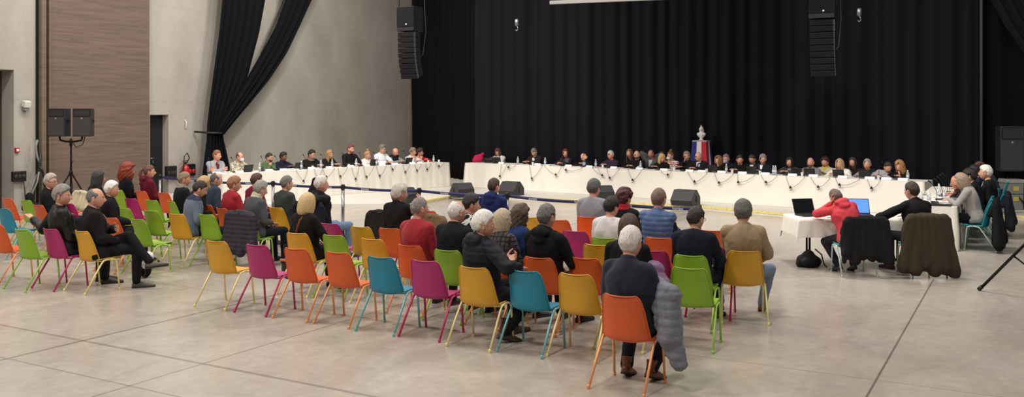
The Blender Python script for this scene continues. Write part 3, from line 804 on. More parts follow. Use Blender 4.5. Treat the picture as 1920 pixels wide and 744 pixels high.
# ================================================================ COATS ON CHAIRS AND OTHER SOFT THINGS
def chair_coat(label, x, y, rz, colr, length=.62, width=.46, kind='fabric', quilt=0, thick=.035, shift=0., name='coat', z=0, sleeves=True, voxel=.013, top=.82, group=None, flare=.05):
    root = empty(name, (x, y, z), rz); tag(root, label, 'coat', group); mb = MB()
    yb = -.262; zt = top
    R = []
    for s in np.linspace(0, 1, 14):                                    # back panel outside the chair back
        zz = zt - length*s; w = width/2*(.88+.12*min(1, s*4))*(1+flare*s*2); dd = thick*(1+.5*math.sin(s*2.6)); yy = yb - .035 - .03*s
        an = np.arange(24)*2*PI/24; fold = .026*s*np.sin(an*7+2+x)*(np.abs(np.cos(an))**.5) + .012*s*np.sin(an*13+y)
        R.append(np.stack([shift+(w+fold)*np.sign(np.cos(an))*np.abs(np.cos(an))**.7, yy + (dd+fold)*np.sin(an), zz + (.03*np.sin(an*2+x*3)*s)], 1))
    nl = 6; rl = np.random.default_rng(int(abs(x*91+y*37)) % 9999)
    for q in range(nl):
        f_ = (q/(nl-1)-.5)*2; ln = length*(1.04-.16*rl.random()); xb = f_*(width/2-.02)*(1+flare*2.4+.06*rl.random())
        mb.capsule((shift+f_*(width/2-.06), yb-.03, zt-.02), (shift+xb, yb-.05-.04*rl.random()-.02*(q % 2), max(.07, zt-ln+.05)), thick*.9+.012, thick+.036+.012*rl.random(), 12, 0, .8)
    mb.capsule((shift-width/2+.02, yb-.02, zt+.005), (shift+width/2-.02, yb-.02, zt+.005), .04, .04, 12)    # collar and shoulders over the top edge
    mb.capsule((shift-.09, yb-.01, zt+.03), (shift+.09, yb-.01, zt+.03), .032, .032, 12)
    for s in (-1, 1):
        mb.capsule((shift+s*(width/2-.02), yb-.02, zt), (shift+s*(width/2+.015), yb+.06, zt-.20), .045, .05, 10)
        if sleeves: mb.capsule((shift+s*(width/2+.0), yb-.03, zt-.04), (shift+s*(width/2+.05), yb-.03, zt-.34), .055, .048, 12); mb.capsule((shift+s*(width/2+.05), yb-.03, zt-.34), (shift+s*(width/2+.03), yb-.02, max(.1, zt-.60)), .048, .040, 12)
    m = cloth(colr, kind=kind)
    def post(me):
        v = getv(me); n = getn(me); sd = int(abs(x*77+y*13)) % 999
        d = snoise(v*np.array((1, 1, .28)), 26, sd, 2)*.017*(.4+np.clip(zt-v[:, 2], 0, 1)) + snoise(v, 60, sd, 1)*.002
        if quilt: d += quilt*(np.abs(np.sin(v[:, 2]*PI/.065))**.5 - .7)
        v = v + n*d[:, None]; v[:, 2] = np.maximum(v[:, 2], .004-0*z); setv(me, v); me.materials.append(m); me.polygons.foreach_set('use_smooth', np.full(len(me.polygons), True)); me.name = 'coat_body'
        o = bpy.data.objects.new('coat_body', me); COL.objects.link(o); o.parent = root
    remesh(mb, voxel, 3, post)
    b = MB(); b.tube([(shift-.03, yb-.055, zt+.03), (shift-.01, yb-.064, zt+.012), (shift+.01, yb-.064, zt+.012), (shift+.03, yb-.055, zt+.03)], .004, 5); b.build('hanging_loop', M['black'], root)
    return root
def blob(name, label, cat, x, y, z, rz, parts, colr, kind='fabric', amp=.01, freq=30, voxel=.012, quilt=0, extras=None, group=None, sm=3, partname=None, floorz=None):
    root = empty(name, (x, y, z), rz); tag(root, label, cat, group); mb = MB()
    for p in parts:
        if p[0] == 'c': mb.capsule(*p[1:])
        else: mb.ell(*p[1:])
    m = cloth(colr, kind=kind)
    def post(me):
        v = getv(me); n = getn(me); sd = int(abs(x*77+y*13+z*5)) % 999
        d = snoise(v, freq, sd, 2)*amp
        if quilt: d += quilt*(np.abs(np.sin(v[:, 2]*PI/.07))**.5 - .7)
        v = v + n*d[:, None]
        if floorz is not None: v[:, 2] = np.maximum(v[:, 2], floorz)
        setv(me, v); me.materials.append(m); me.polygons.foreach_set('use_smooth', np.full(len(me.polygons), True)); nm = partname or (name+'_body'); me.name = nm
        o = bpy.data.objects.new(nm, me); COL.objects.link(o); o.parent = root
    remesh(mb, voxel, sm, post)
    if extras: extras(root)
    return root
# ================================================================ TABLES AND WHAT IS ON THEM
def cloth_box(name, label, A, B, depth, z0, z1, seed=1, amp=.02, group=None, flare=.03, nfold=9):
    """linen over a table: A->B is the front edge (xy), depth goes to the left of A->B"""
    A = np.array((A[0], A[1])); B = np.array((B[0], B[1])); L = np.linalg.norm(B-A); u = (B-A)/L; nrm = np.array((-u[1], u[0]))
    root_rz = math.atan2(u[1], u[0]); mb = MB(); H = z1-z0; step = .05
    per = []
    def seg(p, q, n):
        for i in range(n): per.append((p[0]+(q[0]-p[0])*i/n, p[1]+(q[1]-p[1])*i/n))
    nx = max(8, int(L/step)); ny = max(6, int(depth/step))
    seg((0, 0), (L, 0), nx); seg((L, 0), (L, depth), ny); seg((L, depth), (0, depth), nx); seg((0, depth), (0, 0), ny)
    per = np.array(per); n = len(per); R = []
    c = np.array((L/2, depth/2))
    out = np.zeros_like(per)
    out[:, 1] = np.where(per[:, 1] < 1e-6, -1, np.where(per[:, 1] > depth-1e-6, 1, 0)); out[:, 0] = np.where(per[:, 0] < 1e-6, -1, np.where(per[:, 0] > L-1e-6, 1, 0))
    s = np.concatenate([[0], np.cumsum(np.linalg.norm(np.diff(per, axis=0), axis=1))])
    K = 14
    fold = np.sin(s*nfold*.9+seed) * .5 + np.sin(s*nfold*2.3+seed*2+1.3*np.sin(s*1.7)) * .35 + np.sin(s*31+seed)*.15
    for k in range(K+1):
        t = k/K; off = flare*t + amp*(t**.7)*fold*(1 + .3*np.sin(s*2.1+t*3)) ; off = off + .006*np.sin(s*1.3+t*7+seed) * t
        off = off + .008*gs((s % 1.83)-.9, .03)*t
        R.append(np.column_stack([per + out*off[:, None], np.full(n, z1 - H*t)]))
    R[-1][:, 2] += .004
    # top: inset rings to keep a soft edge
    ring0 = np.column_stack([per*1.0 + (c-per)/np.abs(c-per).clip(.01)*.008*0, np.full(n, z1)])
    mb.rings(R, 0, cap=False)
    T = np.zeros((ny+1, nx+1, 3))
    for i in range(ny+1):
        for j in range(nx+1): T[i, j] = (L*j/nx, depth*i/ny, z1 + .002*math.sin(j*.9+seed)*math.sin(i*1.3))
    T[0, :, 2] = T[-1, :, 2] = z1; T[:, 0, 2] = T[:, -1, 2] = z1
    mb.grid(T)
    o = mb.build(name, M['linen'], None, loc=(A[0], A[1], 0), rot=(0, 0, root_rz)); tag(o, label, 'tablecloth', group)
    return o, u, nrm
def namecard(x, y, z, rz, label, group):
    b = MB(); w, h, d = .11, .06, .03
    b.add([(-w, -d, 0), (w, -d, 0), (w, 0, h), (-w, 0, h), (-w, d, 0), (w, d, 0), (-w, -d+.003, 0), (w, -d+.003, 0), (w, 0, h-.004), (-w, 0, h-.004), (-w, d-.003, 0), (w, d-.003, 0)],
          [(0, 1, 2, 3), (3, 2, 5, 4), (9, 8, 7, 6), (10, 11, 8, 9), (0, 6, 7, 1), (4, 5, 11, 10)])
    return tag(b.build('name_card', M['paper'], None, False, (x, y, z), (0, 0, rz)), label, 'card', group)
PRO = {}
def proto(key, fn):
    """first call returns the built thing; later calls return copies of it and its parts"""
    if key not in PRO: r = fn(); remember(r); PRO[key] = r; return r
    return copy_tree(PRO[key])
def _bottle():
    r = empty('water_bottle')
    b = MB(); b.lathe([(.026, 0), (.032, .004), (.033, .03), (.031, .05), (.033, .07), (.031, .09), (.033, .11), (.033, .15), (.024, .185), (.014, .205), (.013, .215)], n=14); b.build('bottle_body', M['pet'], r)
    b = MB(); b.lathe([(.015, .212), (.0155, .214), (.0155, .230), (.014, .232)], n=12); b.build('cap', M['paper'], r)
    b = MB(); b.lathe([(.0338, .075), (.0342, .078), (.0342, .118), (.0338, .12)], n=14); b.build('paper_label', mat('bottle_label', rgb(200, 210, 225), .5), r)
    return r
def bottle(x, y, z, label, group):
    o = proto('bottle', _bottle); o.location = (x, y, z); return tag(o, label, 'bottle', group)
def _mic():
    r = empty('conference_microphone')
    b = MB(); b.box((0, 0, .022), (.12, .15, .03), taper=.86); b.build('base', M['black'], r, False, bevel=.004)
    b = MB(); b.tube([(0, .04, .035), (0, .045, .14), (0, .03, .24), (0, -.02, .33), (0, -.06, .37)], .0045, 6); b.build('gooseneck', M['blackm'], r)
    b = MB(); b.tube([(0, -.055, .366), (0, -.085, .392), (0, -.10, .405)], [.011, .014, .008], 8); b.build('windscreen', mat('foam', rgb(25, 25, 26), .95, bump=.5, scale=400), r)
    b = MB()
    for i in range(4): b.box((-.03+.02*i, -.03, .039), (.012, .012, .004))
    b.build('button_strip', M['greyp'], r, False)
    return r
def mic(x, y, z, rz, label, group):
    o = proto('mic', _mic); o.location = (x, y, z); o.rotation_euler = (0, 0, rz); return tag(o, label, 'microphone', group)
def cup(x, y, z, label, group):
    b = MB(); b.lathe([(.001, .004), (.024, .0), (.026, .004), (.034, .088), (.0355, .09), (.034, .09), (.0325, .086), (.024, .008), (.001, .007)], n=14)
    return tag(b.build('paper_cup', M['paper'], None, loc=(x, y, z)), label, 'cup', group)
def laptop(x, y, z, rz, label, screen, open_=1.85, w=.34, name='laptop', group=None):
    r = empty(name, (x, y, z), rz); tag(r, label, 'laptop' if name == 'laptop' else 'tablet', group)
    b = MB(); b.box((0, 0, .010), (w, w*.68, .016)); b.build('keyboard_base', M['black'], r, False, bevel=.003)
    b = MB()
    for i in range(5):
        for j in range(12): b.box((-.14*w/.34+j*.0245*w/.34, .015+.02*i-.01, .0195), (.018, .015, .003))
    b.build('keys', mat('laptop_keys', rgb(40, 40, 44), .6), r, False)
    lid = MB(); a = open_ - PI/2; R_ = rotx(-a)
    c = np.array((0, w*.34, .018)); lid.box(c + R_ @ np.array((0, 0, w*.34)), (w, .010, w*.68), 0, R_); l = lid.build('screen_lid', M['black'], r, False, bevel=.003)
    d = MB(); d.box(c + R_ @ np.array((0, -.0062, w*.345)), (w*.93, .002, w*.60), 0, R_); s = d.build('display', screen, l, False)
    return r
def hung_cable(label, pts, plug, group):
    r = empty('microphone_cable', tuple(pts[0])); tag(r, label, 'cable', group); o = np.array(pts[0])
    P = [np.array(p)-o for p in pts]
    # smooth the run
    Q = []
    for i in range(len(P)-1):
        p0 = P[max(i-1, 0)]; p1 = P[i]; p2 = P[i+1]; p3 = P[min(i+2, len(P)-1)]
        for t in np.linspace(0, 1, 7)[:-1]: Q.append(.5*((2*p1)+(-p0+p2)*t+(2*p0-5*p1+4*p2-p3)*t*t+(-p0+3*p1-3*p2+p3)*t**3))
    Q.append(P[-1])
    b = MB(); b.tube(Q, .0048, 6); b.build('wire', mat('grey_wire', rgb(70, 68, 66), .5), r)
    pl = np.array(plug)-o; b = MB(); b.ell(pl, (.022, .02, .038), 10, 8); b.tube([pl+np.array((-.04*math.cos(a)*.8, .004, -.03+.04*math.sin(a))) for a in np.linspace(0, 5.2, 12)], .007, 6); b.build('connector', M['black'], r)
    return r
# ================================================================ SPEAKERS AND STANDS
def box_speaker(name, label, loc, rz, w, h, d, tilt=0, badge=True, group=None):
    r = empty(name, loc, rz); tag(r, label, 'speaker', group); T = rotx(tilt)
    b = MB(); W, D = w/2, d/2
    V = [(-W, -D, 0), (W, -D, 0), (W*.72, D, 0), (-W*.72, D, 0)]; V = V + [(x, y, h) for x, y, _ in V]
    b.add(xf(T, np.array(V, float)), [(0, 3, 2, 1), (4, 5, 6, 7), (0, 1, 5, 4), (1, 2, 6, 5), (2, 3, 7, 6), (3, 0, 4, 7)]); b.build('cabinet', M['cab'], r, False, bevel=.01)
    b = MB(); b.box(T @ np.array((0, -D-.008, h*.36)), (w*.93, .016, h*.66), 0, T); b.build('grille', M['grille'], r, False, bevel=.004)
    b = MB(); f = [(-w*.44, -D-.012, h*.72), (w*.44, -D-.012, h*.72), (w*.44, -D-.012, h*.97), (-w*.44, -D-.012, h*.97)]; g = [(-w*.2, -D+.07, h*.79), (w*.2, -D+.07, h*.79), (w*.2, -D+.07, h*.91), (-w*.2, -D+.07, h*.91)]
    b.add(xf(T, np.array(f+g, float)), [(0, 1, 5, 4), (1, 2, 6, 5), (2, 3, 7, 6), (3, 0, 4, 7), (4, 5, 6, 7)]); b.build('horn', M['black'], r, False)
    if badge: b = MB(); b.lathe([(.001, 0), (.024*w/.45, 0), (.024*w/.45, .004), (.001, .004)], T @ np.array((0, -D-.018, h*.64)), 12, 0, rotx(PI/2)); b.build('badge', M['greyp'], r)
    b = MB(); b.box(T @ np.array((W*.86+.006, 0, h*.55)), (.012, .12, .05), 0, T @ rotz(.0)); b.build('side_handle', M['black'], r, False)
    return r
def wedge(label, x, y, z, rz, w=.60, group=None):
    r = empty('stage_monitor', (x, y, z), rz); tag(r, label, 'speaker', group)
    prof = [(-.24, 0), (.20, 0), (.26, .13), (.06, .38), (-.07, .38), (-.24, .20)]   # (y, z); the sloping grille faces -y... +y is the back
    b = MB(); R = [np.array([(s*w/2, p[0], p[1]) for p in prof]) for s in (-1, 1)]; b.rings(R, 0); o = b.build('cabinet', M['cab'], r, False, bevel=.008); fixn(o.data)
    b = MB(); a = np.array((0, -.155, .29)); dd = np.array((0, .17, .18)); L = np.linalg.norm(dd); an = math.atan2(.18, .17); b.box(a+np.array((0, -.008, .008)), (w*.92, L*.92, .012), 0, rotx(an)); b.build('grille', M['grille'], r, False)
    for s in (-1, 1):
        b = MB(); b.box((s*(w/2+.002), 0, .17), (.008, .05, .16)); b.build('side_handle', M['dark'], r, False, bevel=.003)
    return r
def tripod(name, label, x, y, hz, spread=.55, top=1.9, rz=0., hub=None, rad=.018, group=None, strut=True, zc=.25):
    hub = hub or .95; r = empty(name, (x, y, 0), rz); tag(r, label, 'stand', group)
    b = MB(); b.tube([(0, 0, zc-.1), (0, 0, top)], rad, 10); b.build('pole', M['blackm'], r)
    b = MB(); b.lathe([(rad, hub-.06), (rad+.018, hub-.05), (rad+.018, hub+.05), (rad, hub+.06)], n=12); b.build('collar', M['blackm'], r)
    b = MB(); b.tube([(rad, 0, hub+.25), (rad+.06, 0, hub+.27)], [.008, .014], 8); b.build('knob', M['black'], r)
    for k in range(3):
        a = k*2*PI/3 + PI/2; d = np.array((math.cos(a), math.sin(a), 0))
        b = MB(); b.tube([d*rad + np.array((0, 0, hub)), d*spread + np.array((0, 0, .02))], rad*.8, 8); l = b.build('leg', M['blackm'], r)
        b = MB(); b.tube([d*(spread-.03) + np.array((0, 0, .062)), d*(spread+.015) + np.array((0, 0, .0135))], rad*1.15, 8); b.build('rubber_foot', M['black'], l)
        if strut: b = MB(); b.tube([d*rad + np.array((0, 0, zc)), d*spread*.55 + np.array((0, 0, hub*.45+.01))], rad*.45, 6); b.build('strut', M['blackm'], r)
    return r
# ================================================================ THE HALL
WX = -21.3; CY = 25.5; HALLH = 9.0; SZ = .08
def struct(name, mb, m, smooth=False, bevel=0, **k):
    o = mb.build(name, m, None, smooth, bevel=bevel, **k); tag(o, kind='structure'); return o
b = MB(); b.box((-6, 12, -.1), (34, 38, .2)); struct('floor', b, M['floor'])
# left wall, with the doorway and the niche left open
def wrect(mb, y0, y1, z0, z1, x=WX, th=.5): mb.box((x-th/2, (y0+y1)/2, (z0+z1)/2), (th, y1-y0, z1-z0))
dy0 = onX(281, 300, WX).y; dy1 = onX(316, 300, WX).y; dz = onX(300, 215, WX).z
ny1 = onX(26, 150, WX).y; nz = onX(26, 131, WX).z; ny0 = onX(-60, 150, WX).y
b = MB(); wrect(b, -7, ny0, 0, HALLH); wrect(b, ny0, ny1, nz, HALLH); wrect(b, ny1, dy0, 0, HALLH); wrect(b, dy0, dy1, dz, HALLH); wrect(b, dy1, 31, 0, HALLH)
struct('wall_left', b, M['concrete'])
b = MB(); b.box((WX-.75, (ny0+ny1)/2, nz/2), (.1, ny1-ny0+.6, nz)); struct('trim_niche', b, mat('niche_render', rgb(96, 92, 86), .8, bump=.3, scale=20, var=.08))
b = MB(); b.box((-6, 31.0, HALLH/2), (34, .3, HALLH)); struct('wall_back', b, mat('dark_rear_wall', rgb(30, 30, 32), .9))
# door
r = empty('door_1', (WX-.28, (dy0+dy1)/2, 0)); tag(r, kind='structure')
b = MB(); b.box((0, 0, dz/2), (.06, dy1-dy0, dz-.02)); b.build('door_leaf', M['doorb'], r, False, bevel=.004)
b = MB(); hy = -(dy1-dy0)/2 + (onX(298, 290, WX).y-dy0)
b.tube([(.03, hy, 1.1), (.09, hy, 1.1), (.095, hy-.14, 1.1)], .012, 8); b.build('door_handle', M['steel'], r)
b = MB(); b.box((.034, hy, 1.0), (.008, .05, .09)); b.build('lock_plate', M['steel'], r, False)
# timber panel and pilaster
py0 = onX(95, 300, WX+.12).y; py1 = onX(280, 300, WX+.12).y
b = MB(); b.box((WX+.06, (py0+py1)/2, HALLH/2), (.12, py1-py0, HALLH)); struct('trim_panel', b, M['panel'])
q0 = onX(78, 300, WX+.2).y; q1 = onX(87, 300, WX+.2).y
b = MB(); b.box((WX+.1, (q0+q1)/2, HALLH/2), (.2, q1-q0, HALLH)); b.box((WX+.1, q1+.10, HALLH/2), (.2, .05, HALLH)); struct('trim_pilaster', b, M['post'])
c0 = onX(74, 300, WX+.08).y
b = MB(); b.box((WX+.04, c0, HALLH/2), (.09, .10, HALLH)); b.box((WX+.03, q1+.04, HALLH/2), (.06, .06, HALLH)); struct('trim_conduit', b, M['dark'])
# curtains -----------------------------------------------------------
def curtain(name, label, p0, p1, z0, z1, amp, per, m, seed, dx=0, thick=.012):
    p0 = np.array(p0, float); p1 = np.array(p1, float); L = np.linalg.norm(p1-p0); u = (p1-p0)/L; n = np.array((-u[1], u[0]))
    k = int(L/.055); s = np.linspace(0, L, k); V = []
    f = np.sin(s*2*PI/per + 1.9*np.sin(s*.7+seed) + seed)
    g = np.sin(s*2*PI/(per*2.7)+seed*2)
    for z in np.linspace(z0, z1, 9):
        off = amp*(f*(1+.25*g) + .4*g + .12*np.sin(s*2*PI/(per*.41)+z*.3)) + .02*np.sin(z*1.1+s)
        V.append(np.column_stack([p0[0]+u[0]*s+n[0]*off, p0[1]+u[1]*s+n[1]*off, np.full(k, z)]))
    b = MB(); b.sheet(np.array(V), np.array((n[0]*thick, n[1]*thick, 0))); o = b.build(name, m); tag(o, label, 'curtain'); return o
xr = onY(1836, 300, CY).x; xl = onY(890, 300, CY).x
curtain('stage_curtain', 'long black pleated curtain hanging behind the long head table', (xl, CY), (xr, CY), SZ+.01, HALLH, .075, .42, M['velvet2'], 1.3)
curtain('stage_curtain', 'black curtain between the grey wall and the lighter pleated curtain, behind the left table', (WX+.25, 29.2), (xl-.02, CY+.35), SZ+.01, HALLH, .09, .55, M['velvet'], 2.2)
curtain('stage_curtain', 'black curtain on the far right behind the grey bin and tall loudspeaker', (xr+.12, CY+.2), (7.5, CY+.2), SZ+.01, HALLH, .07, .6, M['velvet'], .4)
b = MB(); b.box((0, 0, HALLH/2), (.06, .06, HALLH)); o = b.build('curtain_pole', mat('dull_grey_pole', rgb(52, 52, 58), .6, .3), None, False, loc=(xr+.05, CY-.16, SZ)); tag(o, 'thin grey vertical pole where two black curtains meet on the right', 'pole')
def swag(name, label, rows, xp, m, nf, amp, seed, plane='x'):
    """gathered drape: rows of (v, u_left, u_right) traced on its hanging plane, given real folds and thickness"""
    V = []; vs = np.array([r[0] for r in rows], float); ul = np.array([r[1] for r in rows], float); ur = np.array([r[2] for r in rows], float)
    for v in np.linspace(vs[0], vs[-1], 46):
        a = np.interp(v, vs, ul); c = np.interp(v, vs, ur); row = []
        for t in np.linspace(0, 1, 44):
            u = a + (c-a)*t
            off = amp*(math.sin(t*nf*2*PI+seed+.8*math.sin(t*5)) + .35*math.sin(t*nf*4.7*PI+seed)) * (1 if 0 < t < 1 else .3)
            p = onX(u, v, xp) if plane == 'x' else onY(u, v, xp)
            if plane == 'x': p.x += off
            else: p.y += off
            row.append(tuple(p))
        V.append(row)
    b = MB(); b.sheet(np.array(V), np.array((.02, 0, 0) if plane == 'x' else (0, .02, 0))); o = b.build(name, m); return o
r = empty('tied_back_curtain', tuple(onX(408, 375, WX+.5))); tag(r, 'heavy black curtain gathered and tied back against the left concrete wall', 'curtain')
inv = -np.array(r.location)
def under(o, r): o.parent = r; o.matrix_parent_inverse = Matrix.Translation(-r.location)
o = swag('straight_drape', '', [(-95, 424, 512), (0, 416, 496), (60, 410, 485), (140, 399, 464), (200, 391, 437), (235, 388, 419), (256, 389, 415)], WX+.45, M['velvet'], 6, .07, 1); under(o, r)
o = swag('swept_drape', '', [(-95, 548, 628), (0, 535, 583), (50, 517, 560), (100, 490, 536), (150, 461, 503), (190, 437, 470), (225, 415, 440), (252, 400, 418)], WX+.62, M['velvet'], 4, .06, 2.5); under(o, r)
o = swag('hanging_tail', '', [(244, 390, 415), (262, 390, 417), (290, 386, 424), (314, 383, 429), (340, 380, 426), (372, 376, 424)], WX+.52, M['velvet'], 5, .06, 4); under(o, r)
b = MB(); pL = onX(389, 249, WX+.5); pR = onX(416, 249, WX+.5)
b.tube([tuple(pL + Vector((-.42, -.10, .03))), tuple(pL + Vector((.12, 0, 0))), tuple((pL+pR)/2 + Vector((.22, 0, 0))), tuple(pR + Vector((.1, 0, 0)))], .03, 8); o = b.build('tie_rope', M['black'], None); under(o, r)
b = MB(); b.tube([tuple(onX(536, -30, WX+.3)), tuple(onX(532, 0, WX+.3)), tuple(onX(490, 100, WX+.32)), tuple(onX(447, 204, WX+.35))], .018, 6); o = b.build('pull_cord', M['black']); under(o, r)
o = swag('corner_drape', '', [(-90, 1800, 1935), (0, 1858, 1975), (50, 1885, 2005), (100, 1921, 2030), (160, 1965, 2060)], CY-.25, M['velvet2'], 5, .07, 1, 'y'); tag(o, 'black drape swept across the top right corner of the picture', 'curtain')
# low stage -----------------------------------------------------------
a1 = G(1320, 387, SZ); a2 = G(1465, 399.5, SZ); e = (a2-a1).normalized(); lft = G(866, 363.5, SZ); xs = -1.95; rt = a1 + e*((xs-a1.x)/e.x)
p1 = G(770, 381, SZ); p0 = G(380, 384, SZ)
poly = [(WX+.02, p0.y-1.6), (p0.x, p0.y), (p1.x, p1.y), (lft.x, lft.y), (a1.x, a1.y), (rt.x, rt.y), (xs, 23.05), (8, 23.05), (8, 30.6), (WX+.02, 30.6)]
b = MB(); n = len(poly); V = [(x, y, z) for z in (0.0, SZ) for x, y in poly]
b.add(V, [tuple(range(n-1, -1, -1)), tuple(range(n, 2*n))] + [(i, (i+1) % n, n+(i+1) % n, n+i) for i in range(n)]); struct('floor_stage', b, M['stage'])
b = MB()
for i in (2, 3, 4, 6):
    P0 = np.array(poly[i]); P1 = np.array(poly[i+1]); d = (P1-P0)/np.linalg.norm(P1-P0); nn = np.array((-d[1], d[0])); w = .10
    q = [P0, P1, P1+nn*w, P0+nn*w]
    b.rings([np.array([(x, y, SZ+.001) for x, y in q]), np.array([(x, y, SZ+.006) for x, y in q])])
    q = [P0-nn*.006, P1-nn*.006, P1, P0]; b.rings([np.array([(x, y, SZ*.45) for x, y in q]), np.array([(x, y, SZ+.006) for x, y in q])])
struct('trim_stage_edge', b, M['yellow'])
# wall fittings --------------------------------------------------------
def wallbox(name, label, cat, u0, v0, u1, v1, m, dep=.1, cable=None, plug=False):
    A = onX(u0, v0, WX+dep); B_ = onX(u1, v1, WX+dep); A2 = onX(u0, v1, WX+dep)
    r = empty(name, (WX, (A.y+B_.y)/2, A2.z)); tag(r, label, cat); b = MB(); h = onX((u0+u1)/2, v0, WX).z - onX((u0+u1)/2, v1, WX).z
    b.box((dep/2, 0, h/2), (dep, B_.y-A.y, h)); b.build('housing', m, r, False, bevel=.01)
    return r, h, B_.y-A.y
r, h, w = wallbox('socket_panel', 'black electrical socket panel low on the wall at far left', 'socket', 25, 322, 50, 341, M['black'])
for k in range(3): b = MB(); b.lathe([(.05, 0), (.05, .025), (.03, .03)], (.1, (k-1)*w*.3, h*.5), 12, 0, roty(PI/2)); b.build('socket', M['cab'], r)
b = MB(); b.tube([(.08, .1, .02), (.1, .12, -.25), (.08, .16, -.6), (.06, .1, -.9)], .013, 6); b.build('power_cable', M['black'], r)
r, h, w = wallbox('socket_panel', 'black electrical socket panel between the door and the red fire extinguisher', 'socket', 313, 312, 332, 336, M['black'])
for k in range(3): b = MB(); b.lathe([(.05, 0), (.05, .025), (.03, .03)], (.1, (k-1)*w*.3, h*.5), 12, 0, roty(PI/2)); b.build('socket', M['cab'], r)
b = MB(); b.tube([(.08, .2, .0), (.12, .35, -.3), (.08, .1, -.7), (.06, -.1, -.95)], .013, 6); b.build('power_cable', M['black'], r)
r, h, w = wallbox('socket_panel', 'black and red socket panel right of the fire extinguisher', 'socket', 352, 308, 367, 330, M['black'])
for k in range(2): b = MB(); b.lathe([(.06, 0), (.06, .04), (.04, .05)], (.1, (k-.5)*w*.45, h*.4), 12, 0, roty(PI/2)); b.build('red_socket', M['redp'], r)
r, h, w = wallbox('fire_alarm', 'small red fire alarm call point on the left wall', 'alarm', 29, 277, 37, 286, M['redp'], .05)
b = MB(); b.box((.055, 0, h/2), (.012, w*.55, h*.5)); b.build('white_panel', M['paper'], r, False)
p = onX(45, 199, WX); r = empty('wall_sensor', tuple(p)); tag(r, 'small white sensor mounted high on the left wall', 'sensor')
b = MB(); b.box((.06, 0, -.07), (.12, .12, .08)); b.build('bracket', M['greyp'], r, False, bevel=.01)
b = MB(); b.box((.10, 0, .05), (.14, .17, .16), 0, roty(.25)); b.build('housing', M['cream'], r, False, bevel=.02)
p = onX(347, 233, WX); r = empty('wall_hook', tuple(p)); tag(r, 'small pale metal hook on the concrete right of the door', 'hook'); b = MB(); b.tube([(0, 0, -.12), (.05, 0, -.10), (.05, 0, .08), (0, 0, .12)], .02, 8); b.build('hook_loop', M['cream'], r)
p = onX(346, 334, WX+.12); r = empty('fire_extinguisher', (WX+.16, p.y, p.z-.15)); tag(r, 'red fire extinguisher with a black hose on the left wall', 'fire extinguisher')
b = MB(); b.lathe([(.02, 0), (.10, .01), (.115, .04), (.115, .42), (.10, .48), (.045, .53), (.03, .56)], n=18); b.build('cylinder', M['redp'], r)
b = MB(); b.tube([(0, 0, .55), (0, 0, .62)], .03, 10); b.tube([(-.03, -.08, .64), (0, .1, .66)], .012, 6); b.tube([(0, -.06, .60), (0, .09, .60)], .010, 6); b.build('valve', M['blackm'], r)
b = MB(); b.tube([(.02, .03, .60), (.05, .10, .74), (.05, .02, .88), (.05, -.08, .80), (.06, -.13, .5), (.06, -.12, .2)], .016, 8); b.build('hose', M['black'], r)
b = MB(); b.box((-.13, 0, .3), (.06, .1, .08)); b.build('wall_bracket', M['black'], r, False)
# cable bundle running down the pilaster
p = onX(72, 262, WX+.25); r = empty('cable_bundle', tuple(p)); tag(r, 'bundle of grey and black cables hanging down beside the timber pilaster', 'cable')
for k, (m_, pts) in enumerate(((M['greyp'], [(70, 262), (67, 275), (69, 292), (75, 305), (73, 322), (64, 340), (58, 356), (57, 372)]), (M['black'], [(76, 285), (75, 310), (70, 335), (64, 352), (63, 376)]), (M['black'], [(75, 312), (80, 322), (82, 335), (84, 350)]), (M['greyp'], [(73, 322), (70, 340), (61, 360), (60, 380)]))):
    b = MB(); b.tube([tuple(onX(u, v, WX+.25+.03*k)-p) for u, v in pts], .028 if k < 3 else .02, 7); b.build('cable_run', m_, r)
blob('equipment_bag', 'dark heap of covered cable and bags at the foot of the pilaster', 'bag', WX+.7, onX(58, 360, WX+.7).y, 0, 0, [('e', (0, 0, .12), (.2, .2, .16)), ('e', (.05, .16, .08), (.15, .2, .10)), ('e', (0, -.02, .28), (.10, .11, .2))], (28, 29, 36), amp=.03, freq=12, voxel=.03)
# pair of loudspeakers on a stand ---------------------------------------
D = 20.8; pc = atD(133, 258, D); yaw = TH*.9
tripod('speaker_stand', 'black tripod stand carrying two loudspeakers in front of the timber panel', pc.x, pc.y, 0, .62, pc.z-.02, hub=.98, rad=.024, zc=.35)
b = MB(); 
r = empty('speaker_bracket', (pc.x, pc.y, pc.z-.06), yaw); tag(r, 'black U-shaped fork joining the two loudspeakers to their stand', 'bracket')
b.tube([(-.27, 0, .10), (-.25, 0, 0), (-.1, -.02, -.03), (.1, -.02, -.03), (.25, 0, 0), (.27, 0, .10)], .022, 8); b.build('fork_bar', M['blackm'], r)
b = MB(); b.tube([(0, 0, -.12), (0, 0, 0)], .034, 10); b.build('socket_sleeve', M['blackm'], r)
b = MB(); b.tube([(.05, -.05, -.0), (.16, -.08, -.16), (.3, -.05, -.1), (.33, 0, .08)], .012, 6); b.build('signal_cable', M['black'], r)
for u, s, nm in ((113.5, -1, 'left-hand'), (159, 1, 'right-hand')):
    p = atD(u, 258, D); box_speaker('loudspeaker', nm + ' of two black loudspeakers on the tripod by the timber panel', (p.x, p.y, p.z+.03), yaw+s*.10, .42, .64, .32, tilt=0, group=None)
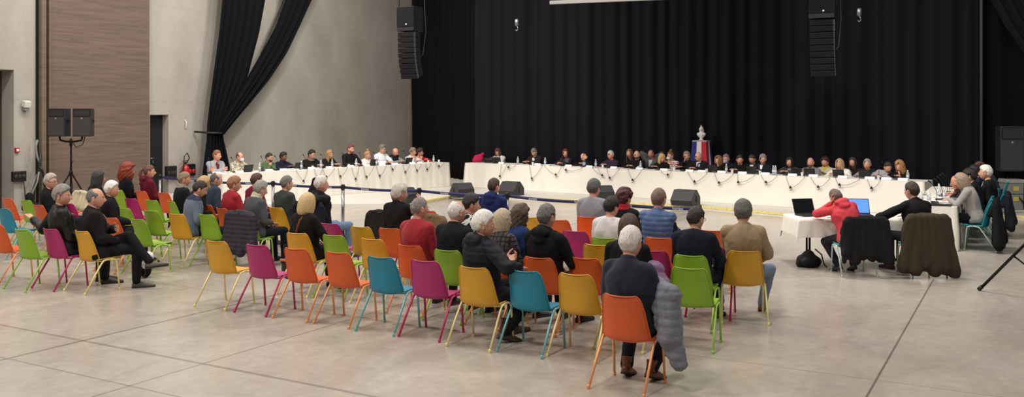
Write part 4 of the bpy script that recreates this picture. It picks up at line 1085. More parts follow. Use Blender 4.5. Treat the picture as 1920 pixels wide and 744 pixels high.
# tall loudspeaker and bin on the right -----------------------------------
p = atD(1890, 320, 21.6)
box_speaker('loudspeaker', 'tall dark grey loudspeaker raised in front of the black curtain at right', (p.x, p.y, p.z), TH*.75, .53, 1.06, .50)
tripod('speaker_stand', 'black stand under the tall grey loudspeaker at right', p.x, p.y+.0, 0, .5, p.z, hub=.6, rad=.02)
for o in [q for q in bpy.data.objects if q.get('label') == 'black stand under the tall grey loudspeaker at right']: o.location.z = SZ
p = G(1896, 392, SZ); r = empty('storage_bin', (p.x, p.y, SZ), TH); tag(r, 'grey upright bin with two yellow labels below the tall loudspeaker', 'bin')
hh = (2.3-SZ) - (335-217)/FPX*((2.3-SZ)*FPX/(392-217))
b = MB(); b.box((0, 0, hh*.46), (.36, .40, hh*.90), taper=1.04); b.build('bin_body', M['greyp'], r, False, bevel=.012)
b = MB(); b.box((0, 0, hh*.94), (.44, .46, hh*.12), taper=.9); b.build('lid', mat('bin_lid', rgb(150, 150, 148), .45), r, False, bevel=.015)
for z in (.70, .36): b = MB(); b.box((0, -.208, hh*z), (.12, .006, .10)); b.build('yellow_label', M['ylab'], r, False)
b = MB(); b.box((0, -.207, hh*.52), (.34, .006, .012)); b.build('drawer_gap', M['dark'], r, False)
p = G(1918, 392, SZ); r = empty('equipment_case', (p.x+.12, p.y+.1, SZ), TH); tag(r, 'black case right of the grey bin at the edge of the picture', 'case'); b = MB(); b.box((.1, 0, .22), (.40, .4, .42)); b.build('case_body', M['black'], r, False, bevel=.01)
for sx in (-1, 1): b = MB(); b.box((.1+sx*.1, -.205, .3), (.05, .012, .05)); b.build('latch', M['steel'], r, False)
blob('orange_bag', 'bright orange bag lying on the black case at the right edge', 'bag', p.x+.22, p.y+.12, SZ+.43, TH, [('e', (0, 0, .13), (.17, .12, .13)), ('e', (.1, 0, .2), (.1, .08, .1))], (190, 84, 24), amp=.015, freq=20, floorz=.004)
# flown line arrays ------------------------------------------------------
M['array'] = mat('array_cabinet', rgb(27, 27, 30), .6, spec=.3); M['arrayg'] = mat('array_grille', rgb(17, 17, 19), .7, bump=.8, scale=300, spec=.2)
def line_array(label, u, D, vtop, vbox, vbot):
    c = atD(u, vtop, D); r = empty('line_array_speaker', (c.x, c.y, atD(u, vbot, D).z)); tag(r, label, 'speaker', 'flown loudspeaker arrays')
    z0 = r.location.z; zt = c.z-z0; zb = atD(u, vbox, D).z-z0; yw = .0
    b = MB(); b.box((0, .22, (zt+zb)/2), (.56, .46, zt-zb)); b.build('bass_cabinet', M['array'], r, False, bevel=.01)
    b = MB(); b.box((0, -.02, (zt+zb)/2+.05), (.54, .02, (zt-zb)*.78)); b.build('front_grille', M['arrayg'], r, False)
    b = MB(); b.lathe([(.001, 0), (.022, 0), (.022, .006), (.001, .006)], (.05, -.035, zb+(zt-zb)*.27), 10, 0, rotx(PI/2)); b.build('badge', M['ink'], r)
    b = MB(); b.box((.285, .25, (zt+zb)/2+.05), (.012, .10, .12)); b.build('side_handle', M['dark'], r, False)
    n = 9; hgt = zb/n; a = 0; y = 0.; z = zb-.03
    for k in range(n):
        a = (k/(n-1))**1.3*.42; T = rotx(a); c_ = np.array((0, y+.17, z-hgt/2))
        b = MB(); b.box(c_, (.52, .34, hgt*.92), 0, T, ); o = b.build('array_element', M['array'], r, False, bevel=.006)
        g = MB(); g.box(c_ + T @ np.array((0, -.175, 0)), (.50, .012, hgt*.84), 0, T); g.build('element_grille', M['arrayg'], o, False)
        q = MB(); q.box(c_ + T @ np.array((.268, -.10, 0)), (.014, .06, hgt*.98), 0, T); q.build('rigging_plate', mat('rigging_steel', rgb(96, 96, 98), .45, .5), o, False)
        y += math.sin(a)*hgt*.8; z -= hgt*math.cos(a)
    for s, yy in ((-.25, .05), (.25, .05), (.25, .40)):
        b = MB(); b.tube([(s, yy, zt), (s*.6, .2, HALLH-z0)], .010, 6); b.build('hanging_chain', M['blackm'], r)
    b = MB(); b.tube([(.30, .42, HALLH-z0), (.33, .45, zt), (.34, .5, zb), (.3, .42, zb*.5), (.2, .3, zb*.35)], .014, 6); b.build('signal_cable', M['black'], r)
    return r
line_array('black flown loudspeaker column hanging at left against wall and curtain', 760, 25, 12, 58, 143)
line_array('black flown loudspeaker column hanging right of centre in front of curtain', 1540, 20.4, -16, 34, 137)
for u, v, D, lab in ((969, 45, 23, 'small metal hoist hook hanging left of centre before the curtain'), (1611, 26, 20, 'small metal hoist hook hanging right of the right-hand speaker column')):
    c = atD(u, v, D); r = empty('hoist_hook', tuple(c)); tag(r, lab, 'hook')
    b = MB(); b.lathe([(.02, .13), (.05, .11), (.055, .0), (.04, -.04), (.02, -.06)], n=12); b.build('hook_block', mat('galvanised', rgb(120, 120, 124), .35, .7), r)
    b = MB(); b.tube([(0, 0, -.05), (.03, 0, -.09), (.035, 0, -.14), (0, 0, -.17), (-.035, 0, -.14)], .012, 7); b.build('hook', M['steel'], r)
    b = MB(); b.tube([(0, 0, .12), (0, 0, HALLH-c.z)], .008, 6); b.build('chain', M['blackm'], r)
# rolled projection screen along the top
D1 = 21.5; A = atD(1031, 5, D1); Bp = atD(1250, -4, D1*212/221); d = Bp-A; L = d.length*2.0; rz = math.atan2(d.y, d.x)
r = empty('projection_screen', (A.x, A.y, A.z), rz); tag(r, 'pale grey bar of a projection screen hanging at the top edge', 'screen')
b = MB(); b.box((L/2, 0, 0), (L, .06, .085)); b.build('bottom_bar', mat('pale_bar', rgb(120, 118, 117), .6), r, False, bevel=.006)
b = MB(); b.box((L/2, .005, (HALLH-A.z)/2), (L-.1, .006, HALLH-A.z-.09)); b.build('screen_cloth', M['velvet'], r, False)
# tripod leg at the right edge
f = G(1837, 545, .0); cpt = Vector(room(6.75, 11.2) + (0,)); dv = f-cpt; sp = dv.length
r = tripod('light_stand', 'black tripod stand cut off by the right edge of the picture', cpt.x, cpt.y, 0, sp, 3.2, hub=1.10, rad=.024, rz=math.atan2(dv.y, dv.x)-PI/2, zc=.16)
# ================================================================ TABLES
H0 = SZ+.75
A_ = G(872, 305, H0); B_ = G(1733, 341, H0)
clothH, uH, nH = cloth_box('tablecloth', 'long white cloth on the head table under the black curtain', A_, B_, .78, SZ, H0, 1, .022)
La = G(418, 326.4, H0); Lb = G(843, 304.5, H0)
# the wing table is seen from its audience side: front edge runs from near-left to far-right
clothL, uL, nL = cloth_box('tablecloth', 'white cloth on the left-hand wing table in front of the concrete wall', La, Lb, .76, SZ, H0, 5, .022)
PR = G(1794, 471, 0); x1 = PR.x; y1 = PR.y; x0 = x1-.80
clothR, uR, nR = cloth_box('tablecloth', 'cream cloth on the right-hand wing table seen end on', (x0, y1), (x1, y1), 3.15, 0.005, .75, 9, .014, nfold=6)
clothR2, _, _ = cloth_box('tablecloth', 'far part of the white cloth on the right-hand wing table, up on the stage', (x0+.02, y1+3.3), (x1+.02, y1+3.3), 1.5, SZ if y1+3.3 > 23.05 else .005, .75, 3, .014, nfold=6)
def frontpt(u, v, A, B, off=.035):      # pixel -> point just in front of a hanging cloth
    n = np.array((-(B.y-A.y), B.x-A.x)); n = n/np.linalg.norm(n)
    A2 = Vector((A.x-n[0]*off, A.y-n[1]*off, 0)); B2 = Vector((B.x-n[0]*off, B.y-n[1]*off, 0))
    p = onLine(u, A2, B2); X = RX*p.x - RX*0 + (-0)*p.y
    depth = RY*(-p.x)*-1 + RX*p.y       # camera depth of the room point
    return Vector((p.x, p.y, CAMH-(v-HV)/FPX*depth))
def depth_of(p): return RY*p.x + RX*p.y
def face_rz(n): return math.atan2(-n[1], -n[0]) - PI/2
HEADP = [ # u, v, short description, keyword arguments, row offset
 (937, 276, 'the woman in the white jacket', 'woman with long brown hair in a white jacket, left end of the head table', dict(top=(225, 222, 215), style='jacket', hair=('long', (92, 58, 38)), arms=('table_in', 'table_in'), head=(5, 22, 0)), 0),
 (1005, 275, 'the man in the brown sweater', 'grey-haired man in a dark brown sweater over a white collar, looking down', dict(top=(48, 36, 32), style='sweater', hair=('short', (120, 105, 92)), arms=('table_in', 'table'), head=(0, 30, 0), vshirt=(215, 212, 205)), 0),
 (1063, 278, 'the auburn-haired woman', 'woman with shoulder-length auburn hair in a black leather jacket at the head table', dict(top=(26, 26, 30), kind='leather', style='jacket', hair=('bob', (82, 30, 26)), arms=('table', 'table_in'), head=(20, 8, 0)), 0),
 (1102, 285, 'the man resting his head', 'bald man in black with a pale blue shirt resting his head on his hand', dict(top=(24, 24, 26), style='suit', hair=('bald', (60, 50, 45)), arms=('head', 'table_in'), head=(-10, 30, 14), vshirt=(150, 175, 205), lean=14), 0),
 (1148, 282, 'the white-haired person in navy plaid', 'person with short white hair in a navy and maroon plaid jacket', dict(top=(34, 38, 66), col2=(70, 34, 44), pattern='plaid', style='jacket', hair=('short', (205, 195, 185)), arms=('table_in', 'table_in'), head=(-15, 5, 0)), 0),
 (1183, 279, 'the long-haired woman in the second row', 'woman with long light brown hair half hidden behind a bald man in black', dict(top=(28, 26, 26), style='sweater', hair=('long', (120, 82, 52)), arms=('lap', 'lap')), .55),
 (1196, 281, 'the bald man in black', 'bald man with a short beard in black turned to the right at the head table', dict(top=(22, 22, 24), style='sweater', hair=('bald+beard', (66, 50, 42)), arms=('table_in', 'table_in'), head=(25, 5, 0)), -0.05),
 (1223, 280, 'the man with his arms raised', 'man in a charcoal and grey jacket with both hands clasped behind his head', dict(top=(74, 74, 78), style='jacket', hair=('balding', (70, 58, 50)), arms=('behind', 'behind'), head=(0, 0, 0), vshirt=(190, 190, 195), skin=(170, 115, 92)), .35),
 (1242, 287, 'the blonde woman in black', 'woman with short blonde hair in black, face turned away to the right', dict(top=(20, 20, 22), style='sweater', hair=('bob+fringe', (196, 160, 104)), arms=('table_in', 'table_in'), head=(55, 12, 0)), -.05),
 (1260, 283, 'the woman in the red plaid scarf', 'woman with piled-up brown hair and a red plaid scarf', dict(top=(140, 36, 40), col2=(225, 215, 205), pattern='plaid', style='sweater', hair=('tied+bun', (120, 76, 46)), arms=('chin', 'table_in'), head=(-20, 5, 0), extra=(('mask', (225, 228, 232)),)), 0.55),
 (1290, 283, 'the man with his hand over his mouth', 'grey-haired man in black holding his hand over his mouth', dict(top=(22, 20, 24), style='jacket', hair=('full', (140, 122, 105)), arms=('table_in', 'face'), head=(10, 8, 0)), 0.28),
 (1313, 283, 'the man in suit before the flag', 'bald man in a dark suit with white shirt and tie, sitting before the tricolour', dict(top=(32, 32, 38), style='suit', hair=('bald', (150, 140, 130)), arms=('table_in', 'table_in'), head=(-30, 12, 0), vshirt=(230, 230, 232), tie=(25, 25, 35)), 0),
 (1350, 290, 'the woman with her hand on her cheek', 'woman with tousled light brown hair in black, hand on her cheek', dict(top=(20, 20, 22), style='sweater', hair=('bob', (140, 98, 62)), arms=('face', 'table_in'), head=(-20, 15, -8)), 0),
 (1364, 288, 'the masked man in dark blue', 'grey-haired man with a pale mask in dark blue, behind the woman holding her cheek', dict(top=(32, 38, 58), style='jacket', hair=('short', (125, 120, 118)), arms=('lap', 'lap'), head=(0, 10, 0), extra=(('mask', (190, 200, 215)),)), 0.6),
 (1389, 289, 'the man in black with folded hands', 'dark-haired man in a black sweater with folded hands on the table', dict(top=(18, 18, 20), style='sweater', hair=('short', (52, 38, 32)), arms=('table_in', 'table_in'), head=(20, 12, 0)), 0),
 (1413, 288, 'the dark-haired man in a navy suit', 'dark-haired man in a navy suit with an open white shirt', dict(top=(30, 34, 50), style='suit', hair=('short', (60, 46, 38)), arms=('table_in', 'table_in'), head=(0, 18, 0), vshirt=(225, 225, 228)), 0.45),
 (1432, 288, 'the grey-haired man in a white shirt', 'grey-haired man in a dark jacket over a bright white shirt', dict(top=(34, 36, 44), style='suit', hair=('full', (140, 130, 122)), arms=('table_in', 'table'), head=(30, 10, 0), vshirt=(240, 240, 242)), 0),
 (1483, 294, 'the woman in the dark grey coat', 'black-haired woman in a dark grey coat at the head table', dict(top=(56, 58, 62), style='coat', hair=('long', (26, 20, 20)), arms=('table_in', 'table_in'), head=(0, 5, 0), vshirt=(120, 125, 135)), 0),
 (1522, 294, 'the bald man in the grey shirt', 'bald bearded man in a plain grey shirt at the head table', dict(top=(120, 122, 130), style='shirt', hair=('bald+beard', (90, 74, 62)), arms=('table_in', 'table'), head=(0, 8, 0)), 0),
 (1549, 295, 'the woman in the yellow scarf', 'woman with curly dark hair in a cream jacket and bright yellow scarf', dict(top=(200, 190, 175), style='jacket', hair=('curly', (70, 34, 28)), arms=('table_in', 'table_in'), head=(0, 5, 0), extra=(('scarf', (215, 200, 40)),)), 0.42),
 (1577, 299, 'the blonde woman in white', 'blonde woman in a white coat with a blue-grey scarf', dict(top=(226, 222, 212), style='coat', hair=('bob', (190, 156, 112)), arms=('table', 'table'), head=(-10, 15, 0), extra=(('scarf', (110, 125, 165)),)), 0),
 (1601, 294, 'the woman in dark brown', 'woman with long dark hair in dark brown, hands joined on the table', dict(top=(44, 32, 28), style='sweater', hair=('long', (66, 42, 34)), arms=('table_in', 'table_in'), head=(0, 5, 0)), 0.45),
 (1628, 297, 'the man in the black vest', 'grey-haired man in a black vest over grey sleeves near the right end', dict(top=(30, 30, 34), style='gilet', under=(120, 122, 128), hair=('short', (150, 142, 134)), arms=('table', 'table'), head=(0, 8, 0)), 0),
 (1659, 303, 'the person in light grey leaning over', 'dark-haired person in a light grey sweater leaning towards the neighbour at right', dict(top=(150, 152, 158), style='sweater', hair=('short', (50, 38, 32)), arms=('table_in', 'table'), head=(38, 25, 0), roll=-20, lean=12), 0),
 (1690, 301, 'the woman with wavy blonde hair', 'woman with wavy blonde hair in black, hand at chin, right end of head table', dict(top=(24, 24, 26), style='jacket', hair=('wavy', (176, 128, 78)), arms=('chin', 'table_in'), head=(-25, 20, 0)), 0),
]
rzH = face_rz(nH)
def seat_at_table(lst, A, B, n, rz, back, z):
    for u, v, short, label, kw, extra in lst:
        off = back + extra
        A2 = Vector((A.x+n[0]*off, A.y+n[1]*off, 0)); B2 = Vector((B.x+n[0]*off, B.y+n[1]*off, 0)); p = onLine(u, A2, B2)
        zt = CAMH-(v-HV)/FPX*depth_of(p) - z                       # head top above their own floor
        kw = dict(kw); kw['lean'] = kw.get('lean', 4); kw['hipz'] = min(.62, max(.40, .54 + (zt-1.335)*.9)); ao = .0
        kw['armoff'] = (0, 0, 0); lod = kw.pop('lod', 2)
        person(label, p.x, p.y, rz + kw.pop('turn', 0)*D2R, z=z, lod=lod, group=None, **kw)
seat_at_table(HEADP, A_, B_, nH, rzH, .98, SZ)
LEFTP = [
 (403, 284, 'the man in the grey cardigan', 'ginger-haired man in a light grey cardigan over a burgundy shirt, arms folded', dict(top=(148, 150, 154), style='cardigan', hair=('short', (130, 88, 60)), arms=('crossed', 'crossed'), head=(30, 5, 0), vshirt=(92, 26, 34), lod=1, belly=.03, size=1.06), 0),
 (446, 284, 'the man in the mask', 'balding man in a cream patterned jacket and white face mask', dict(top=(200, 190, 165), col2=(120, 115, 100), pattern='leaf', style='jacket', hair=('balding', (72, 52, 42)), arms=('table', 'table_in'), head=(20, 8, 0), extra=(('mask', (220, 225, 235)),), lod=1), 0),
 (501, 286, 'the bearded man in green', 'dark-haired bearded man in an olive green sweater, hands at his face', dict(top=(72, 92, 62), style='sweater', hair=('short+beard', (38, 30, 28)), arms=('chin', 'chin'), head=(25, 8, 0), skin=(185, 135, 108), lod=1), 0),
 (528, 285, 'the man in navy', 'black-haired man in a navy roll-neck sweater', dict(top=(30, 36, 54), style='sweater', collar='roll', hair=('full', (18, 16, 17)), arms=('table_in', 'table_in'), head=(20, 5, 0), skin=(120, 78, 60), lod=1), 0),
 (581, 280, 'the man in black glasses', 'black-haired man with glasses, beige scarf and black jacket', dict(top=(30, 28, 28), style='jacket', hair=('full', (24, 20, 20)), arms=('table', 'table_in'), head=(15, 10, 0), extra=(('glasses', 0), ('snood', (120, 100, 82))), lod=1), 0),
 (614, 280, 'the blonde woman leaning on her hand', 'woman with long blonde hair in black leaning on her hand', dict(top=(26, 25, 27), style='sweater', hair=('long', (160, 124, 84)), arms=('face', 'table_in'), head=(15, 10, 0), lod=1), 0),
 (654, 273, 'the big man in black', 'heavily built man with reddish hair and beard in black, hand on his mouth', dict(top=(24, 24, 27), style='jacket', hair=('short+beard', (110, 62, 44)), arms=('face', 'table'), head=(10, 8, 0), belly=.05, size=1.08, lod=1), 0),
 (685, 282, 'the woman in the white tee shirt', 'woman with tied-back blonde hair in a white tee shirt', dict(top=(232, 230, 230), style='tee', sleeve=.15, hair=('tied+bun', (170, 128, 84)), arms=('table', 'table_in'), head=(25, 15, 0), lod=1), 0),
 (713, 272, 'the man in the white shirt', 'grey-haired man with glasses in a white shirt', dict(top=(228, 230, 234), style='shirt', hair=('full', (120, 108, 98)), arms=('table_in', 'table'), head=(30, 10, 0), extra=(('glasses', 0),), size=1.05, lod=1), 0),
 (737, 275, 'the bald man in the black vest', 'bald man in a black vest over a grey sweater, head bowed', dict(top=(36, 36, 40), style='gilet', under=(128, 126, 124), hair=('bald', (120, 100, 88)), arms=('table_in', 'table_in'), head=(20, 25, 0), lod=1), 0),
 (770, 276, 'the woman in the white blouse', 'grey-haired woman in a white blouse and grey waistcoat', dict(top=(222, 218, 210), style='shirt', hair=('full', (130, 116, 104)), arms=('table_in', 'chin'), head=(35, 12, 0), lod=1), 0),
 (784, 279, 'the woman in red', 'woman with dark curly hair in bright red at the far end of the wing table', dict(top=(205, 40, 34), style='sweater', hair=('curly', (46, 26, 26)), arms=('table_in', 'chin'), head=(30, 10, 0), lod=1), .25),
]
seat_at_table(LEFTP, La, Lb, nL, face_rz(nL), .96, SZ)
# name cards, microphones, bottles, cups along the front of the tables
def along(A, B, n, u, off): 
    A2 = Vector((A.x+n[0]*off, A.y+n[1]*off, 0)); B2 = Vector((B.x+n[0]*off, B.y+n[1]*off, 0)); return onLine(u, A2, B2)
def dress(lst, A, B, n, u, tname, skip=()):
    rz = math.atan2(u[1], u[0]); k = 0
    for i, (pu, v, short, label, kw, extra) in enumerate(lst):
        if extra > .3: continue
        p = along(A, B, n, pu+3, .10); namecard(p.x, p.y, H0+.003, rz+random.uniform(-.1, .1), 'white folded name card set before %s' % short, 'name cards on the tables')
        p = along(A, B, n, pu-9, .30); mic(p.x, p.y, H0+.003, rz+PI+random.uniform(-.4, .4), 'black gooseneck microphone standing in front of %s' % short, 'conference microphones')
        k += 1
for nm, lst, A, B, n, u in (('head table', HEADP, A_, B_, nH, uH), ('left wing table', LEFTP, La, Lb, nL, uL)): dress(lst, A, B, n, u, nm)
for u, sh in ((971, 'between the two leftmost people at the head table'), (1022, 'right of the man in the brown sweater'), (1117, 'right of the man resting his head'), (1201, 'before the bald man in black'), (1362, 'beside the woman with her hand on her cheek'), (1450, 'right of the grey-haired man in a white shirt'), (1454, 'paired with another, right of the grey-haired man in white shirt'), (1702, 'at the right end of the head table')):
    p = along(A_, B_, nH, u, .22); bottle(p.x, p.y, H0+.003, 'clear plastic water bottle %s' % sh, 'water bottles')
for u, sh in ((487, 'left of the bearded man in green'), (565, 'left of the man in black glasses'), (602, 'between the man in glasses and the blonde woman'), (623, 'right of the blonde woman leaning on her hand'), (668, 'before the big man in black'), (706, 'left of the man in the white shirt'), (813, 'at the far end of the left wing table')):
    p = along(La, Lb, nL, u, .22); bottle(p.x, p.y, H0+.003, 'clear plastic water bottle %s' % sh, 'water bottles')
for u, sh in ((999, 'before the man in the brown sweater'), (1130, 'left of the person in navy plaid'), (1197, 'before the bald man in black'), (1264, 'before the woman in the plaid scarf'), (1325, 'right of the man in the suit'), (1373, 'right of the masked man'), (1425, 'before the grey-haired man in a white shirt'), (1504, 'left of the bald man in the grey shirt'), (1586, 'before the blonde woman in white'), (1647, 'right of the man in the black vest')):
    p = along(A_, B_, nH, u, .18); cup(p.x, p.y, H0+.003, 'white paper cup on the head table %s' % sh, 'paper cups')
for u, sh in ((586, 'before the man in black glasses'), (654, 'before the big man in black'), (803, 'near the far end'), (823, 'at the very far end')):
    p = along(La, Lb, nL, u, .12); cup(p.x, p.y, H0+.003, 'white paper cup on the left wing table %s' % sh, 'paper cups')
dscr = mat('tablet_dark_screen', rgb(16, 17, 22), .15)
for u, sh in ((937, 'the woman in the white jacket'), (1413, 'the dark-haired man in a navy suit'), (1497, 'the woman in the dark grey coat'), (1521, 'the bald man in the grey shirt'), (1575, 'the blonde woman in white'), (1624, 'the man in the black vest'), (1340, 'the masked man in dark blue')):
    p = along(A_, B_, nH, u, .36); laptop(p.x, p.y, H0+.004, rzH, 'dark tablet standing open before %s' % sh, dscr, 1.9, .27, 'tablet', 'tablets on the head table')
for u, sh in ((461, 'the man in the mask'), (556, 'the man in black glasses'), (696, 'the woman in the white tee shirt'), (762, 'the woman in the white blouse')):
    p = along(La, Lb, nL, u, .36); laptop(p.x, p.y, H0+.004, face_rz(nL), 'dark tablet standing open before %s' % sh, dscr, 1.9, .27, 'tablet', 'tablets on the wing table')
for u, sh, tb in ((1309, 'before the man in the suit', 0), (1253, 'before the blonde woman in black', 0), (1030, 'beside the man in the brown sweater', 0), (548, 'before the man in navy', 1), (430, 'before the man in the mask', 1)):
    p = along(*((A_, B_, nH) if not tb else (La, Lb, nL)), u, .34); b = MB()
    for k in range(4): b.box((0, 0, .004+.007*k), (.21, .297, .006), 0, rotz(.05*k-.07))
    o = b.build('paper_stack', M['paper'], None, False, loc=(p.x, p.y, H0+.003), rot=(0, 0, rzH)); tag(o, 'small stack of white papers lying %s' % sh, 'paper')
# hanging microphone cables
def cable_run(A, B, u0, ul, vl, u1, label, n):
    top = H0+.012
    p0 = frontpt(u0, 300, A, B, -.02); p0.z = top; q0 = frontpt(u0, 300, A, B, .045); q0.z = top-.03
    lo = frontpt(ul, vl, A, B, .075); p1 = frontpt(u1, 300, A, B, .045); p1.z = top-.03; e1 = frontpt(u1, 300, A, B, -.02); e1.z = top
    m0 = q0.lerp(lo, .55); m0.z -= .03; m1 = lo.lerp(p1, .45); m1.z -= .05
    hung_cable(label, [p0, q0, m0, lo, m1, p1, e1], lo, 'microphone cables hanging over the cloths')
HC_ = [(940, 937, 330, 950), (955, 953, 313, 966), (993, 997, 334, 1016), (1022, 1042, 327, 1052), (1056, 1061, 318, 1090), (1112, 1129, 328, 1122), (1138, 1143, 333, 1160), (1178, 1186, 337, 1202), (1240, 1252, 327, 1258), (1290, 1302, 340, 1325), (1340, 1348, 342, 1374), (1383, 1384, 341, 1414), (1428, 1436, 341, 1456), (1474, 1482, 351, 1508), (1521, 1534, 350, 1555), (1567, 1574, 346, 1610), (1627, 1634, 352, 1650)]
shorts = [(q[0], q[2]) for q in HEADP]
for a, l, v, c in HC_:
    sh = min(shorts, key=lambda q: abs(q[0]-l)); side = 'left of' if l < sh[0]-4 else ('right of' if l > sh[0]+4 else 'below')
    if l == 1143: side = 'just below'
    cable_run(A_, B_, a, l, v, c, 'thin microphone cable looping down the cloth %s %s' % (side, sh[1]), nH)
LC_ = [(556, 569, 339, 576), (590, 596, 333, 604), (606, 612, 331, 627), (634, 638, 330, 651), (660, 667, 335, 673), (682, 687, 331, 701), (706, 712, 329, 724), (733, 736, 317, 742), (756, 760, 322, 768), (778, 782, 319, 790), (799, 801, 317, 808), (818, 823, 311, 832)]
shorts = [(q[0], q[2]) for q in LEFTP]
for a, l, v, c in LC_:
    sh = min(shorts, key=lambda q: abs(q[0]-l)); side = 'left of' if l < sh[0]-4 else ('right of' if l > sh[0]+4 else 'below')
    if l > 790: side = ['', 'second last, right of', 'last, right of'][1 if l < 810 else 2]
    cable_run(La, Lb, a, l, v, c, 'thin microphone cable looping down the cloth %s %s' % (side, sh[1]), nL)
# pink bag and black bag at the left end of the head table
p = along(A_, B_, nH, 897, .45); blob('pink_bag', 'bright pink bag on the left end of the head table', 'bag', p.x, p.y, H0+.003, .3, [('e', (0, 0, .12), (.16, .10, .13)), ('c', (-.12, 0, .06), (.14, 0, .26), .07, .05)], (196, 24, 84), amp=.015, freq=20, floorz=.0)
p = along(A_, B_, nH, 915, .45); blob('black_handbag', 'black leather handbag beside the pink bag on the head table', 'bag', p.x, p.y, H0+.003, .3, [('e', (0, 0, .08), (.20, .10, .09)), ('c', (-.1, 0, .12), (.12, 0, .14), .05, .05)], (34, 34, 38), 'leather', amp=.01, freq=20, floorz=.0)
# bust on a draped pillar
p = onLine(1315, Vector((A_.x+nH[0]*2.1, A_.y+nH[1]*2.1, 0)), Vector((B_.x+nH[0]*2.1, B_.y+nH[1]*2.1, 0))); dp = depth_of(p)
zt = CAMH-(263-HV)/FPX*dp; zb = CAMH-(235-HV)/FPX*dp
rzB = rzH + .12
r = empty('pedestal', (p.x, p.y, SZ), rzB); tag(r, 'tall pedestal draped with a blue, white and red flag behind the head table', 'pedestal')
hP = zt-SZ; w0, w1 = .20, .33
b = MB(); b.rings([np.array([(sx*w, sy*w*.8, z) for sx, sy in ((-1, -1), (1, -1), (1, 1), (-1, 1))]) for z, w in ((0, w0+.02), (hP-.04, w0-.05))]); b.build('column', M['white'], r, False)
b = MB(); b.box((0, 0, hP-.02), (.42, .34, .04)); b.build('top_slab', mat('slab_grey', rgb(170, 170, 175), .5), r, False, bevel=.004)
flagm = [mat('flag_blue', rgb(38, 48, 120), .8, bump=.2, scale=40), mat('flag_white', rgb(226, 224, 224), .8, bump=.2, scale=40), mat('flag_red', rgb(196, 34, 52), .8, bump=.2, scale=40)]
cl = empty('flag_cloth', (0, 0, 0)); cl.parent = r
for side in (0, 1):
    for k in range(3):
        V = []
        for i in range(20):
            z = hP-.035-(hP-.35)*i/19; row = []
            for j in range(9):
                t = (k+j/8)/3; wv = .015*math.sin(t*14+i*.1)*(.2+i/19)
                wid = np.interp(i/19, [0, 1], [.20, .30])
                if side == 0: row.append(((t*2-1)*-wid, np.interp(i/19, [0, 1], [.18, .26])+wv, z))
                else: row.append((-np.interp(i/19, [0, 1], [.215, .31])-wv, (1-t*2)*-.16*(1+.4*i/19), z))
            V.append(row)
        b = MB(); b.sheet(np.array(V), np.array((0, .004, 0)) if side == 0 else np.array((-.004, 0, 0))); b.build(['blue_stripe', 'white_stripe', 'red_stripe'][k] if side == 0 else ['blue_stripe', 'white_stripe', 'red_stripe'][k], flagm[k] if side == 0 else flagm[k], r)
bpy.data.objects.remove(cl)
hb = zb-zt; s = hb/.52
root = empty('plaster_bust', (p.x, p.y, zt+.001), rzB); tag(root, 'white plaster bust of a woman in a cap on the draped pedestal', 'bust')
mb = MB(); mb.lathe([(.001, 0), (.085, 0), (.09, .012), (.07, .03), (.05, .05), (.055, .075), (.04, .085)], n=20)
mb.ell((0, 0, .19), (.135, .085, .11), 20, 12); mb.ell((-.10, 0, .21), (.06, .065, .06)); mb.ell((.10, 0, .21), (.06, .065, .06)); mb.ell((-.05, .06, .19), (.045, .04, .05)); mb.ell((.05, .06, .19), (.045, .04, .05))
mb.capsule((0, 0, .06), (0, -.005, .16), .05, .09); mb.capsule((0, 0, .24), (0, .01, .34), .042, .036)
mb.merge(get_head(1), np.array([[.62, 0, 0, 0], [0, .62, 0, .015], [0, 0, .62, .385], [0, 0, 0, 1]]), 0)
mb.ell((0, -.018, .425), (.062, .072, .055)); mb.ell((0, .005, .475), (.035, .04, .035)); mb.ell((0, .025, .505), (.018, .022, .018)); mb.tube([(-.055, .02, .41), (-.065, -.02, .36), (-.055, -.02, .29)], .02, 8); mb.tube([(.055, .02, .41), (.065, -.02, .36), (.055, -.02, .29)], .02, 8)
def post(me, root=root):
    setv(me, getv(me)*s); me.materials.append(M['white']); me.name = 'bust_figure'; o = bpy.data.objects.new('bust_figure', me); COL.objects.link(o); o.parent = root
remesh(mb, .006, 1, post)
# ================================================================ BARRIER POSTS AND BELTS
posts = [(300, 327, 'far left post of the belt barrier, by the door'), (512, 339, 'barrier post in front of the left wing table behind the woman in red'), (643, 345.5, 'barrier post right of the white-haired man with raised elbows'), (786, 352, 'brushed steel barrier post right of the curly grey-haired person'), (951, 361, 'barrier post right of the navy hoodie'), (1122, 373, 'barrier post hidden behind the man in the grey sweater'), (1311, 384.5, 'last barrier post, right of the large floor monitor')]
PP = []
cu = bpy.data.curves.new('lettering', 'FONT'); cu.body = 'kompo'; cu.size = .062; cu.align_x = 'CENTER'; cu.align_y = 'CENTER'; cu.extrude = .0008
to = bpy.data.objects.new('lettering', cu); COL.objects.link(to); bpy.context.view_layer.update()
LETT = bpy.data.meshes.new_from_object(to.evaluated_get(bpy.context.evaluated_depsgraph_get())); bpy.data.objects.remove(to); LETT.materials.clear(); LETT.materials.append(M['ink'])
